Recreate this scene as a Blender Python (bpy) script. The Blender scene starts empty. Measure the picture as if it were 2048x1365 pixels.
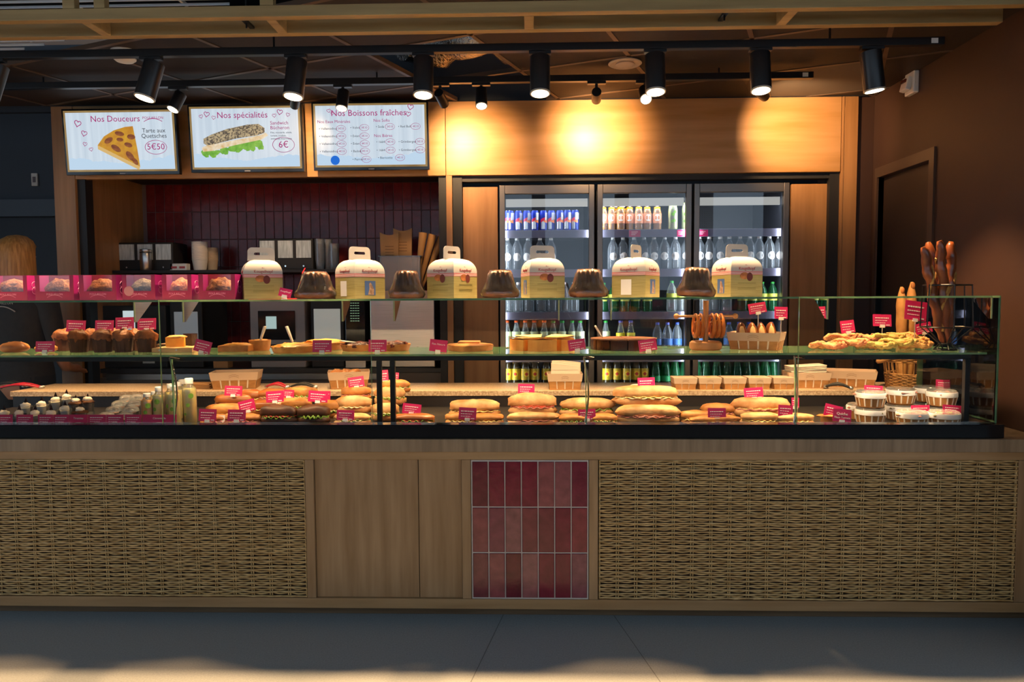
import bpy, math, random
from mathutils import Matrix, Vector
rnd = random.Random(7)
R = math.radians
scene = bpy.context.scene
col = scene.collection

# ------------------------------------------------------------ camera
F = 1450.0; IW, IH = 2048.0, 1365.0
CAM = Vector((0, 0, 1.38))
CM = Matrix.Rotation(R(1.6), 3, 'Z') @ Matrix.Rotation(R(90 - 3.42), 3, 'X') @ Matrix.Rotation(R(-.3), 3, 'Z')
cd = bpy.data.cameras.new('camera'); cam = bpy.data.objects.new('camera', cd); col.objects.link(cam)
cam.matrix_world = Matrix.Translation(CAM) @ CM.to_4x4()
cd.sensor_fit = 'HORIZONTAL'; cd.sensor_width = 36; cd.lens = 36 * F / IW; cd.clip_start = .05
scene.camera = cam

# ------------------------------------------------------------ world, sun, exposure
w = bpy.data.worlds.new('daylight'); scene.world = w; w.use_nodes = True
bg = w.node_tree.nodes['Background']; bg.inputs[0].default_value = (.62, .80, 1.0, 1); bg.inputs[1].default_value = 1.4
sd = bpy.data.lights.new('sun', 'SUN'); sd.energy = 3.4; sd.angle = R(.7); sd.color = (1, .58, .27)
so = bpy.data.objects.new('sun', sd); col.objects.link(so)
so.rotation_euler = Vector((.12, .80, -.60)).to_track_quat('-Z', 'Y').to_euler(); so.location = (0, -4, 4)
vs = scene.view_settings
vs.view_transform = 'Standard'; vs.look = 'None'; vs.gamma = 1; vs.use_curve_mapping = False; vs.exposure = 0

def spot_light(name, loc, target, watts, size, blend=.5, color=(1, .62, .30), radius=.02):
    l = bpy.data.lights.new(name, 'SPOT'); l.energy = watts; l.spot_size = R(size); l.spot_blend = blend
    l.color = color; l.shadow_soft_size = radius
    o = bpy.data.objects.new(name, l); col.objects.link(o); o.location = loc
    o.rotation_euler = (Vector(target) - Vector(loc)).to_track_quat('-Z', 'Y').to_euler()
    return o
def area_light(name, loc, target, watts, sx, sy, color=(1, 1, 1)):
    l = bpy.data.lights.new(name, 'AREA'); l.shape = 'RECTANGLE'; l.size = sx; l.size_y = sy; l.energy = watts; l.color = color
    o = bpy.data.objects.new(name, l); col.objects.link(o); o.location = loc
    o.rotation_euler = (Vector(target) - Vector(loc)).to_track_quat('-Z', 'Y').to_euler()
    return o

# ------------------------------------------------------------ pixel to place
def A(px, py, Y):
    d = CM @ Vector(((px - 1024) / F, -(py - 682.5) / F, -1)); return CAM + d * ((Y - CAM.y) / d.y)
def X(px, Y, py=650): return A(px, py, Y).x
def Z(py, Y, px=1024): return A(px, py, Y).z

# ------------------------------------------------------------ materials
MATS = {}
def nodes(name):
    m = bpy.data.materials.new(name); m.use_nodes = True
    nt = m.node_tree; b = nt.nodes['Principled BSDF']; return m, nt, b
def mat(name, c, rough=.5, metal=0, c2=None, scale=8, stretch=(1, 1, 1), bump=0, bscale=None, coat=0, emit=0, spec=None, trans=0, detail=4, sss=0, contrast=(.3, .7)):
    if name in MATS: return MATS[name]
    m, nt, b = nodes(name); N, L = nt.nodes, nt.links
    c = tuple(c) + (1,)
    b.inputs['Base Color'].default_value = c; b.inputs['Roughness'].default_value = rough; b.inputs['Metallic'].default_value = metal
    if coat: b.inputs['Coat Weight'].default_value = coat; b.inputs['Coat Roughness'].default_value = .1
    if spec is not None: b.inputs['Specular IOR Level'].default_value = spec
    if trans: b.inputs['Transmission Weight'].default_value = trans
    if sss: b.inputs['Subsurface Weight'].default_value = sss; b.inputs['Subsurface Radius'].default_value = (.01, .006, .003)
    if emit: b.inputs['Base Color'].default_value = (.02, .02, .02, 1) if emit > .5 else c; b.inputs['Emission Color'].default_value = c; b.inputs['Emission Strength'].default_value = emit
    if c2 is not None or bump:
        tc = N.new('ShaderNodeTexCoord'); mp = N.new('ShaderNodeMapping'); mp.inputs['Scale'].default_value = stretch
        L.new(tc.outputs['Object'], mp.inputs['Vector'])
        nz = N.new('ShaderNodeTexNoise'); nz.inputs['Scale'].default_value = scale; nz.inputs['Detail'].default_value = detail
        L.new(mp.outputs[0], nz.inputs['Vector'])
        if c2 is not None:
            r = N.new('ShaderNodeValToRGB'); r.color_ramp.elements[0].position = contrast[0]; r.color_ramp.elements[1].position = contrast[1]
            r.color_ramp.elements[0].color = c; r.color_ramp.elements[1].color = tuple(c2) + (1,)
            L.new(nz.outputs['Fac'], r.inputs[0]); L.new(r.outputs[0], b.inputs['Emission Color' if emit else 'Base Color'])
        if bump:
            n2 = nz
            if bscale:
                n2 = N.new('ShaderNodeTexNoise'); n2.inputs['Scale'].default_value = bscale; n2.inputs['Detail'].default_value = 3
                L.new(mp.outputs[0], n2.inputs['Vector'])
            bp = N.new('ShaderNodeBump'); bp.inputs['Strength'].default_value = bump; bp.inputs['Distance'].default_value = .01
            L.new(n2.outputs['Fac'], bp.inputs['Height']); L.new(bp.outputs[0], b.inputs['Normal'])
    MATS[name] = m; return m
def glass(name, tint=(1, 1, 1), ior=1.45, rough=.0, gloss=1.0, haze=0, hazec=(1, 1, 1)):
    if name in MATS: return MATS[name]
    m, nt, b = nodes(name); N, L = nt.nodes, nt.links; N.remove(b)
    t = N.new('ShaderNodeBsdfTransparent'); t.inputs[0].default_value = tuple(tint) + (1,)
    g = N.new('ShaderNodeBsdfGlossy'); g.inputs['Roughness'].default_value = rough; g.inputs[0].default_value = (gloss,) * 3 + (1,)
    fr = N.new('ShaderNodeFresnel'); fr.inputs[0].default_value = ior
    mx = N.new('ShaderNodeMixShader'); L.new(fr.outputs[0], mx.inputs[0]); L.new(t.outputs[0], mx.inputs[1]); L.new(g.outputs[0], mx.inputs[2])
    out = mx
    if haze:
        d = N.new('ShaderNodeBsdfDiffuse'); d.inputs[0].default_value = tuple(hazec) + (1,)
        m2 = N.new('ShaderNodeMixShader'); m2.inputs[0].default_value = haze
        L.new(mx.outputs[0], m2.inputs[1]); L.new(d.outputs[0], m2.inputs[2]); out = m2
    L.new(out.outputs[0], N['Material Output'].inputs[0]); MATS[name] = m; return m
def tile_mat(name, cols, rough=.15):
    if name in MATS: return MATS[name]
    m, nt, b = nodes(name); N, L = nt.nodes, nt.links
    oi = N.new('ShaderNodeObjectInfo'); r = N.new('ShaderNodeValToRGB'); r.color_ramp.interpolation = 'LINEAR'
    e = r.color_ramp.elements
    while len(e) < len(cols): e.new(.5)
    for i, c in enumerate(cols): e[i].position = i / (len(cols) - 1); e[i].color = tuple(c) + (1,)
    L.new(oi.outputs['Random'], r.inputs[0])
    tc = N.new('ShaderNodeTexCoord'); va = N.new('ShaderNodeVectorMath'); va.operation = 'ADD'
    L.new(tc.outputs['Object'], va.inputs[0]); L.new(oi.outputs['Location'], va.inputs[1])
    nz = N.new('ShaderNodeTexNoise'); nz.inputs['Scale'].default_value = 22; nz.inputs['Detail'].default_value = 5; L.new(va.outputs[0], nz.inputs['Vector'])
    mx = N.new('ShaderNodeMix'); mx.data_type = 'RGBA'; mx.blend_type = 'OVERLAY'; mx.inputs[0].default_value = .55
    L.new(r.outputs[0], mx.inputs[6]); L.new(nz.outputs['Fac'], mx.inputs[7]); L.new(mx.outputs[2], b.inputs['Base Color'])
    bp = N.new('ShaderNodeBump'); bp.inputs['Strength'].default_value = .12; bp.inputs['Distance'].default_value = .01
    L.new(nz.outputs['Fac'], bp.inputs['Height']); L.new(bp.outputs[0], b.inputs['Normal'])
    b.inputs['Roughness'].default_value = rough; b.inputs['Specular IOR Level'].default_value = .32; MATS[name] = m; return m
def emis(name, c, s=1.0):
    if name in MATS: return MATS[name]
    m, nt, b = nodes(name); N, L = nt.nodes, nt.links; N.remove(b)
    e = N.new('ShaderNodeEmission'); e.inputs[0].default_value = tuple(c) + (1,); e.inputs[1].default_value = s
    L.new(e.outputs[0], N['Material Output'].inputs[0]); MATS[name] = m; return m

def S(h):                                            # sRGB hex -> linear
    return tuple(((int(h[i:i + 2], 16) / 255 + .055) / 1.055) ** 2.4 if int(h[i:i + 2], 16) > 10 else int(h[i:i + 2], 16) / 3294 for i in (0, 2, 4))

OAKV = mat('oak_vertical', S('a58763'), .5, c2=S('8b6c48'), scale=3.2, stretch=(9, 9, .7), bump=.05, detail=8)
OAKH = mat('oak_horizontal', S('ad8c62'), .5, c2=S('96754c'), scale=3.2, stretch=(.7, 9, 9), bump=.05, detail=8)
OAKTOP = mat('oak_edge', S('9a8468'), .5, c2=S('7a654c'), scale=4, stretch=(9, 9, .6), bump=.05, detail=6)
WALLOAK = mat('wall_oak', S('b98a5c'), .42, c2=S('a1743f'), scale=2.4, stretch=(.6, 8, 7), bump=.04, detail=8)
WALLOAKV = mat('wall_oak_vertical', S('a8794c'), .45, c2=S('8d6238'), scale=2.4, stretch=(8, 8, .6), bump=.04, detail=8)
BLACK = mat('black_metal', (.008, .008, .009), .35)
MATTE = mat('black_matte', (.012, .011, .011), .6)
DARKGLOSS = mat('black_gloss', (.01, .01, .011), .12)
STEEL = mat('brushed_steel', (.62, .60, .58), .3, 1, c2=(.5, .49, .47), scale=5, stretch=(1, 1, 60))
ALU = mat('anodised_frame', (.22, .19, .17), .35, .8)
WHITE = mat('white_plastic', (.78, .77, .74), .4)
PAPER = mat('cream_paper', (.80, .73, .62), .7)
PINK = mat('magenta_card', S('c21a5c'), .4)
INK = mat('white_print', (.85, .8, .8), .6)
GLASS = glass('clear_glass', (.97, .985, .975))
GEDGE = mat('green_glass_edge', (.13, .32, .17), .1, c2=(.30, .45, .25), scale=14, stretch=(1, 1, 1), spec=.8)
FILM = glass('plastic_film', (.97, .97, .97), 1.5, .08)
WRAP = glass('cling_wrap', (.97, .96, .95), 1.5, .06, haze=.015)

# ------------------------------------------------------------ mesh collector
class MB:
    def __init__(s): s.v, s.f, s.m = [], [], []
    def add(s, vs, fs, m=0):
        b = len(s.v); s.v += [tuple(p) for p in vs]; s.f += [tuple(i + b for i in q) for q in fs]; s.m += [m] * len(fs); return s
    def box(s, c, d, m=0, rot=None, ms=None):
        x, y, z = d[0] / 2, d[1] / 2, d[2] / 2
        vs = [Vector((i * x, j * y, k * z)) for i in (-1, 1) for j in (-1, 1) for k in (-1, 1)]
        if rot is not None: vs = [rot @ p for p in vs]
        c = Vector(c); b = len(s.v); s.v += [tuple(p + c) for p in vs]
        fs = [(0, 1, 3, 2), (4, 6, 7, 5), (0, 4, 5, 1), (2, 3, 7, 6), (0, 2, 6, 4), (1, 5, 7, 3)]   # -x +x -y +y -z +z
        s.f += [tuple(i + b for i in q) for q in fs]; s.m += (ms if ms else [m] * 6); return s
    def b2(s, x0, x1, y0, y1, z0, z1, m=0, ms=None):
        return s.box(((x0 + x1) / 2, (y0 + y1) / 2, (z0 + z1) / 2), (abs(x1 - x0), abs(y1 - y0), abs(z1 - z0)), m, ms=ms)
    def prism(s, poly, a0, a1, axis='y', m=0):       # poly in (x,z) for y, (x,y) for z, (y,z) for x
        n = len(poly)
        def P(p, a): return (p[0], a, p[1]) if axis == 'y' else (p[0], p[1], a) if axis == 'z' else (a, p[0], p[1])
        vs = [P(p, a0) for p in poly] + [P(p, a1) for p in poly]
        fs = [tuple(range(n))[::-1], tuple(range(n, 2 * n))] + [(i, (i + 1) % n, n + (i + 1) % n, n + i) for i in range(n)]
        return s.add(vs, fs, m)
    def lathe(s, prof, n=16, c=(0, 0, 0), m=0, fn=None, rot=None, ms=None):
        c = Vector(c); vs = []; k = len(prof)
        for (r, z) in prof:
            for i in range(n):
                a = 2 * math.pi * i / n; q = r * (fn(a, z) if fn else 1)
                p = Vector((q * math.cos(a), q * math.sin(a), z))
                vs.append((rot @ p if rot is not None else p) + c)
        b = len(s.v); s.v += [tuple(p) for p in vs]
        for j in range(k - 1):
            for i in range(n):
                s.f.append((b + j * n + i, b + j * n + (i + 1) % n, b + (j + 1) * n + (i + 1) % n, b + (j + 1) * n + i)); s.m.append(ms[j] if ms else m)
        s.f.append(tuple(b + i for i in range(n))[::-1]); s.m.append(ms[0] if ms else m)
        s.f.append(tuple(b + (k - 1) * n + i for i in range(n))); s.m.append(ms[-1] if ms else m)
        return s
    def tube(s, pts, r, n=8, m=0, closed=False):
        pts = [Vector(p) for p in pts]; k = len(pts); rr = r if isinstance(r, (list, tuple)) else [r] * k
        up = None; rings = []
        for i in range(k):
            t = (pts[(i + 1) % k] - pts[i - 1]) if closed else (pts[min(i + 1, k - 1)] - pts[max(i - 1, 0)])
            if t.length < 1e-9: t = Vector((0, 0, 1))
            t.normalize()
            if up is None: up = t.orthogonal().normalized()
            up = (up - t * up.dot(t)); up = up.normalized() if up.length > 1e-6 else t.orthogonal().normalized()
            w_ = t.cross(up); rings.append([pts[i] + (up * math.cos(2 * math.pi * j / n) + w_ * math.sin(2 * math.pi * j / n)) * rr[i] for j in range(n)])
        return s.rings(rings, m, closed)
    def rings(s, rings, m=0, closed=False, cap=True):
        b = len(s.v); n = len(rings[0]); k = len(rings)
        for g in rings: s.v += [tuple(p) for p in g]
        for i in range(k if closed else k - 1):
            i2 = (i + 1) % k
            for j in range(n):
                s.f.append((b + i * n + j, b + i * n + (j + 1) % n, b + i2 * n + (j + 1) % n, b + i2 * n + j)); s.m.append(m)
        if not closed and cap:
            s.f.append(tuple(b + j for j in range(n))[::-1]); s.m.append(m); s.f.append(tuple(b + (k - 1) * n + j for j in range(n))); s.m.append(m)
        return s
    def lump(s, c, r, seed=0, amp=.12, freq=3, nu=14, nv=9, flat=None, m=0, rot=None, pw=1.0):
        q = random.Random(seed); ph = [q.uniform(0, 6.28) for _ in range(6)]; c = Vector(c); rings = []
        for j in range(nv + 1):
            th = math.pi * (.02 + .96 * j / nv); ring = []
            for i in range(nu):
                a = 2 * math.pi * i / nu
                d = Vector((math.sin(th) * math.cos(a), math.sin(th) * math.sin(a), -math.cos(th)))
                if pw != 1: d = Vector([math.copysign(abs(x) ** pw, x) for x in d])
                k = 1 + amp * (math.sin(freq * d.x * 2 + ph[0]) * math.sin(freq * d.y * 2 + ph[1]) + .6 * math.sin(freq * 3.1 * d.z + ph[2] + 2 * a) * .7 + .4 * math.sin(freq * 2.3 * d.x + ph[3] + freq * 2.7 * d.y))
                p = Vector((d.x * r[0] * k, d.y * r[1] * k, d.z * r[2] * k))
                if flat is not None: p.z = max(p.z, -r[2] * flat)
                ring.append((rot @ p if rot is not None else p) + c)
            rings.append(ring)
        return s.rings(rings, m)
    def mesh(s, name, mats, smooth=None):
        me = bpy.data.meshes.new(name); me.from_pydata(s.v, [], s.f)
        for k in (mats if isinstance(mats, (list, tuple)) else [mats]): me.materials.append(k)
        me.polygons.foreach_set('material_index', s.m); me.update()
        if smooth is not None:
            me.shade_smooth(); me.set_sharp_from_angle(angle=R(smooth))
        return me
    def build(s, name, mats, parent=None, loc=(0, 0, 0), rot=(0, 0, 0), smooth=None, bevel=0):
        return ob(name, s.mesh(name, mats, smooth), parent, loc, rot, bevel)
def ob(name, me, parent=None, loc=(0, 0, 0), rot=(0, 0, 0), bevel=0):
    o = bpy.data.objects.new(name, me); col.objects.link(o); o.parent = parent; o.location = loc; o.rotation_euler = rot
    if bevel:
        b = o.modifiers.new('bevel', 'BEVEL'); b.width = bevel; b.segments = 2; b.limit_method = 'ANGLE'
    return o
def tag(o, label, cat, group=None):
    o['label'] = label; o['category'] = cat
    if group: o['group'] = group
    return o
def struct(o, label=None):
    o['kind'] = 'structure'
    if label: o['label'] = label
    return o
def thing(name, label, cat, loc=(0, 0, 0), rz=0, group=None, rot=None):
    o = bpy.data.objects.new(name, None); col.objects.link(o); o.empty_display_size = .05
    o.location = loc; o.rotation_euler = rot if rot else (0, 0, rz); return tag(o, label, cat, group)
def copy_tree(o, loc=None, rz=None, label=None, group=None, parent=None):
    c = o.copy(); col.objects.link(c); c.parent = parent
    if loc is not None: c.location = loc
    if rz is not None: c.rotation_euler = (0, 0, rz)
    if label: c['label'] = label
    if group: c['group'] = group
    for ch in list(o.children): copy_tree(ch, parent=c)
    return c
_txt = {}
def text(s, size, m, parent, loc, rot=(R(90), 0, 0), name='lettering', align='CENTER', depth=.0004, shear=0, sx=1):
    key = (s, size, m.name, align, shear, sx)
    if key not in _txt:
        cu = bpy.data.curves.new('t', 'FONT'); cu.body = s; cu.size = size; cu.align_x = align; cu.align_y = 'CENTER'; cu.extrude = depth; cu.resolution_u = 2; cu.shear = shear
        t = bpy.data.objects.new('t', cu); col.objects.link(t)
        me = bpy.data.meshes.new_from_object(t.evaluated_get(bpy.context.evaluated_depsgraph_get()))
        bpy.data.objects.remove(t); me.materials.clear(); me.materials.append(m)
        if sx != 1:
            for v in me.vertices: v.co.x *= sx
        _txt[key] = me
    o = ob(name, _txt[key], parent, loc, rot); o['kind'] = 'stuff'; return o
def arc_logo(mb, cx, cz, w, y, m=0, t=.0012):
    n = 10
    for sgn, hh in ((1, .16),):
        pts = [(cx + w * (i / n - .5), cz + hh * w * (1 - (2 * i / n - 1) ** 2)) for i in range(n + 1)]
        for (a, b) in zip(pts[:-1], pts[1:]):
            mb.add([(a[0], y, a[1]), (b[0], y, b[1]), (b[0], y, b[1] + t), (a[0], y, a[1] + t)], [(0, 1, 2, 3)], m)
def clip(poly, n, d):                                # keep n.p <= d
    out = []
    for i in range(len(poly)):
        p, q = Vector(poly[i]), Vector(poly[(i + 1) % len(poly)]); a, b = n.dot(p) - d, n.dot(q) - d
        if a <= 0: out.append(p)
        if a * b < 0: out.append(p + (q - p) * (a / (a - b)))
    return out
# ============================================================ SETTING
YF = 3.0; YW = 4.6; XR = 2.12
FLOOR = mat('floor_concrete', S('a6abab'), .55, c2=S('959a9a'), scale=160, bump=.03, detail=2)
m = MB().b2(-7, XR + 4, -6, 6, -.1, 0); struct(m.build('floor', FLOOR), 'grey fine-speckled resin floor')
fl = bpy.data.objects['floor']
J = mat('floor_joint', S('6d716f'), .7)
for (a, b) in (((-.13, 3.08), (-.28, 2.2)), ((.35, 3.08), (.52, 2.2))):
    d = Vector((b[0] - a[0], b[1] - a[1], 0)); mb = MB(); nn = Vector((-d.y, d.x, 0)).normalized() * .0015
    mb.add([Vector((*a, .0006)) + nn, Vector((*a, .0006)) - nn, Vector((*b, .0006)) - nn, Vector((*b, .0006)) + nn], [(0, 1, 2, 3)]); mb.build('floor_joint', J, fl)

NAVY = mat('dark_navy_wall', (.014, .017, .024), .6)
BROWN = mat('brown_paint', S('3f281d'), .55, c2=S('39231a'), scale=3, bump=.02, bscale=200)
CEILM = mat('dark_brown_ceiling', S('271a14'), .7, c2=S('211610'), scale=40, bump=.05)
GRID = mat('ceiling_grid_bar', S('5a4636'), .5)
# right wall with door recess, left and far walls
DY0, DY1, DZ = 3.96, 4.54, 2.10
m = MB().b2(XR, XR + .1, 2.6, DY0, 0, 3.3).b2(XR, XR + .1, DY1, 5.5, 0, 3.3).b2(XR, XR + .1, DY0, DY1, DZ, 3.3)
wr = struct(m.build('wall_right', BROWN), 'brown painted side wall')
m = MB().b2(XR - .012, XR + .06, DY0 - .05, DY0, 0, DZ + .06).b2(XR - .012, XR + .06, DY1, DY1 + .03, 0, DZ + .06).b2(XR - .012, XR + .06, DY0, DY1, DZ, DZ + .06)
m.build('door_frame', mat('door_frame_brown', S('4a372b'), .4), wr)
dr = struct(MB().b2(XR + .03, XR + .07, DY0 + .003, DY1 - .003, .005, DZ - .003).build('door_1', mat('door_dark', S('33251e'), .45)), 'dark brown flush door in side wall')
m = MB().tube([(XR + .03, DY0 + .08, 1.02), (XR - .02, DY0 + .08, 1.02), (XR - .02, DY0 + .2, 1.02)], .009); m.build('door_handle', STEEL, dr, smooth=40)
struct(MB().b2(-6, -3.07, 5.2, 5.3, 0, 3.3).build('wall_far', NAVY), 'dark navy far wall beside the coffee niche')
struct(MB().b2(-6.1, -6, 2.6, 5.3, 0, 3.3).build('wall_left', NAVY), 'dark side wall')
m = MB().b2(-3.27, -3.07, 5.1, 5.199, 0, 2.6).b2(-4.4, -3.27, 5.13, 5.199, 1.98, 2.1); tr = struct(m.build('trim_1', mat('grey_blue_trim', (.030, .036, .046), .5)), 'dark grey-blue door casing')
m = MB().b2(-3.31, -3.285, 5.185, 5.199, 2.02 - .9, 2.02 - .8).b2(-3.3, -3.295, 5.18, 5.186, 1.15, 1.19)
ls = thing('light_switch', 'small beige wall switch plate on dark far wall', 'switch', (X(71, 5.2, 360), 5.198, Z(360, 5.2, 71)))
MB().b2(-.022, .022, -.012, 0, -.045, .045).build('plate', mat('beige_plastic', (.45, .38, .32), .5), ls, bevel=.002)
MB().b2(-.01, .01, -.016, -.012, -.02, .02).build('rocker', mat('dark_rocker', (.08, .05, .05), .5), ls)

# ---- oak surround of the back wall: bulkhead panels, posts
zb, zt = 2.15, 2.61
xs = dict(l0=X(105, YW, 300), l1=X(140, YW, 450), d0=X(893, YW, 450), d1=X(905, YW, 450), r0=X(1683, YW, 300), r1=X(1715, YW, 300))
struct(MB().b2(xs['r1'] + .001, XR - .001, YW + .02, YW + .1, 0, zt - .003).build('wall_corner', BROWN), 'narrow brown return between oak post and side wall')
back = struct(MB().b2(xs['l0'], xs['r1'], YW + .04, YW + .1, zb + .03, zt - .004).build('wall_back', MATTE), 'oak clad back wall above the fridges and coffee niche')
for a, b in ((xs['l0'] + .14, xs['d0'] - .002), (xs['d0'] + .001, xs['r0'] - .004)):
    MB().b2(a, b, YW, YW + .04, zb, zt - .003).build('bulkhead_panel', WALLOAK, back, bevel=.002)
MB().b2(xs['l0'], xs['l0'] + .138, YW - .002, YW + .1, 0, zt - .003).build('oak_post', WALLOAKV, back, bevel=.002)
MB().b2(xs['d0'], xs['d1'], YW - .002, YW + .1, 0, zb - .001).build('oak_post', WALLOAKV, back, bevel=.002)
MB().b2(xs['r0'], xs['r0'] + .014, YW - .004, YW + .1, 0, zt - .003).build('oak_post', WALLOAKV, back, bevel=.002)
MB().b2(xs['r0'] + .016, xs['r1'], YW - .002, YW + .1, 0, zt - .003).build('oak_post', WALLOAKV, back, bevel=.002)
# dark reveals
m = MB().b2(xs['l0'] + .139, xs['l0'] + .19, YW + .02, YW + .1, 0, zb + .03).b2(xs['d0'] - .05, xs['d0'] - .001, YW + .02, YW + .1, 0, zb).b2(xs['d1'] + .001, xs['d1'] + .06, YW + .02, YW + .1, 0, zb)
m.b2(xs['d1'], xs['r0'], YW + .03, YW + .1, zb - .035, zb + .02).b2(xs['r0'] - .06, xs['r0'] - .001, YW + .02, YW + .1, 0, zb)
m.build('dark_reveal', MATTE, back)
# niche
YT = 5.35
nl = xs['l0'] + .165
struct(MB().b2(nl - .03, nl, YW + .1, YT, 0, zb + .1).build('wall_niche_left', WALLOAKV), 'oak return at the coffee niche')
MB().b2(nl, xs['d0'], YW + .1, YT + .1, zb + .08, zb + .1).build('niche_soffit', MATTE, back)
MB().b2(xs['d0'] - .03, xs['d0'] - .0, YW + .1, YT, 0, zb + .08).build('niche_cheek', MATTE, back)
tw = struct(MB().b2(nl, xs['d0'] - .03, YT, YT + .08, 0, zb + .08).build('wall_tiled', mat('pale_grout', S('6d5a58'), .8)), 'dark red tiled wall of the coffee niche')
REDT = tile_mat('oxblood_tile', [S('5a181c'), S('6e1f22'), S('64201f'), S('7a2828'), S('5e1a1e')], .22)
TW, TH, TG = .0682, .203, .0028
def tile_mesh(w, h, t=.004):
    mb = MB(); e = .0025
    mb.add([(-w/2, 0, -h/2), (w/2, 0, -h/2), (w/2, 0, h/2), (-w/2, 0, h/2), (-w/2, -t + e, -h/2), (w/2, -t + e, -h/2), (w/2, -t + e, h/2), (-w/2, -t + e, h/2),
            (-w/2 + e, -t, -h/2 + e), (w/2 - e, -t, -h/2 + e), (w/2 - e, -t, h/2 - e), (-w/2 + e, -t, h/2 - e)],
           [(0, 1, 5, 4), (1, 2, 6, 5), (2, 3, 7, 6), (3, 0, 4, 7), (4, 5, 9, 8), (5, 6, 10, 9), (6, 7, 11, 10), (7, 4, 8, 11), (8, 9, 10, 11)]); return mb.mesh('tile', REDT)
tm = tile_mesh(TW - TG, TH - TG)
ztop = Z(367, YT, 600)
tx1 = X(880, YT, 450)
ncol = int((tx1 - nl) / TW)
ts = tile_mesh(TW - TG, .075 - TG)
for i in range(ncol):
    x = tx1 - TW * (i + .5)
    ob('wall_tile', ts, tw, (x, YT, ztop + .0375))
    for j in range(6): ob('wall_tile', tm, tw, (x, YT, ztop - TH * (j + .5)))

# ---- ceiling of the shop, turned grid of square panels with T bars
ca = R(-22); U = Vector((math.cos(ca), math.sin(ca))); V = Vector((-math.sin(ca), math.cos(ca)))
O = Vector((-1.62, 3.36)); ZC = 2.612; T = .6
lim = [(Vector((1, 0)), XR - .001), (Vector((-1, 0)), 5.9), (Vector((0, 1)), YW - .002), (Vector((0, -1)), -2.2)]
def cclip(poly):
    for n, d in lim:
        poly = clip(poly, n, d)
        if len(poly) < 3: return None
    return poly
ceil = None; cg = []
hole = [Vector((-.62, 4.12)), Vector((-.25, 4.35))]; pale = Vector((1.42, 4.45))
def cell(p): q = p - O; return (int(math.floor(q.dot(U) / T)), int(math.floor(q.dot(V) / T)))
holes = {cell(h) for h in hole}; pales = {cell(pale)}
polys = []
for i in range(-9, 9):
    for j in range(0, 6):
        a = O + U * (i * T) + V * (j * T); e = .012
        poly = cclip([a + U * e + V * e, a + U * (T - e) + V * e, a + U * (T - e) + V * (T - e), a + U * e + V * (T - e)])
        if poly: polys.append(((i, j), poly))
PALE = mat('insulation_board', S('5a5048'), .8)
mb = MB().b2(-6, XR - .001, 2.75, YW - .001, 3.05, 3.1)
ceil = struct(mb.build('ceiling', mat('plenum_dark', (.006, .005, .005), .9)), 'dark brown suspended panel ceiling')
for k, poly in polys:
    if k in holes: continue
    MB().prism([tuple(p) for p in poly], ZC, ZC + .012, 'z').build('ceiling_panel', PALE if k in pales else CEILM, ceil)
for i in range(-9, 10):
    a = O + U * (i * T); poly = cclip([a - U * .011, a + U * .011, a + U * .011 + V * 3.6, a - U * .011 + V * 3.6])
    if poly: MB().prism([tuple(p) for p in poly], ZC - .003, ZC + .02, 'z').build('ceiling_grid_bar', GRID, ceil)
for j in range(0, 6):
    a = O + V * (j * T); poly = cclip([a - U * 6 - V * .011, a + U * 6 - V * .011, a + U * 6 + V * .011, a - U * 6 + V * .011])
    if poly: MB().prism([tuple(p) for p in poly], ZC - .003, ZC + .02, 'z').build('ceiling_grid_bar', GRID, ceil)
# foil duct in the opening
FOIL = mat('crumpled_foil', (.6, .58, .55), .25, 1, bump=1.0, bscale=60)
pts = [(-.75 + .07 * i, 4.28 + .10 * math.sin(i * .7), 2.86 + .02 * math.sin(i * 1.9)) for i in range(12)]
d = MB().tube(pts, [.10 + .012 * (i % 2) for i in range(12)], 14).build('foil_duct', FOIL, None, smooth=60); tag(d, 'crumpled silver foil duct showing in the open ceiling panel', 'duct')
# ---- hall: unseen sun-blocking ceiling, louvres, added light blockers behind
struct(MB().prism([(-7, 2.75)] + [(-7 + .22 * k, -1.60 + .05 * math.sin(k * 1.7) + .04 * math.sin(k * .63 + 1)) for k in range(60)] + [(XR + 4, 2.75)], 3.15, 3.25, 'z').build('ceiling_sun_blocker', mat('sun_blocker_dark', (.05, .05, .05), .8)), 'unseen dark hall ceiling with edge shaped for the sun patches')  # unseen roof stops the sun short of the counter; wavy edge shapes the patches
m = MB()
for x in (-6.2, -4.9, -3.6, -2.3, -1.05, .1, 1.35, 2.6, 3.9): m.b2(x - .1, x + .1, -1.75, -1.6, 0, 3.15)  # unseen uprights added to split the sunlight on the floor
m.b2(-7, XR + 4, -1.75, -1.6, 0, 1.48)  # solid parapet added to keep bright reflections off the case glass
struct(m.build('light_blocker_1', MATTE), 'unseen mullions and parapet added behind the viewer to block light')
LV = mat('white_louvre', (.85, .9, .95), .4)
lou = thing('louvre_ceiling', 'white metal louvre slats in the hall ceiling above oak lattice', 'louvre', (-3, 3.2, 2.68))
sm = {}
y = 2.72
while y < 3.95:
    xe = -1.62 + (3.36 - y) / math.tan(R(22)) * 1.0
    xe = min(xe, .4); x0 = -5.5
    MB().box(((x0 + xe) / 2 + 3, y - 3.2, 0), (xe - x0, .004, .011)).build('slat', LV, lou)
    y += .058
for x in (-3.0, -2.55, -2.05, -1.55, -1.1):
    MB().b2(x + 3 - .006, x + 3 + .006, -.48, min(.7, (3.36 - .02 - (x + 1.62) * math.tan(R(22))) - 3.2), .016, .03).build('carrier_rail', LV, lou)

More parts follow.
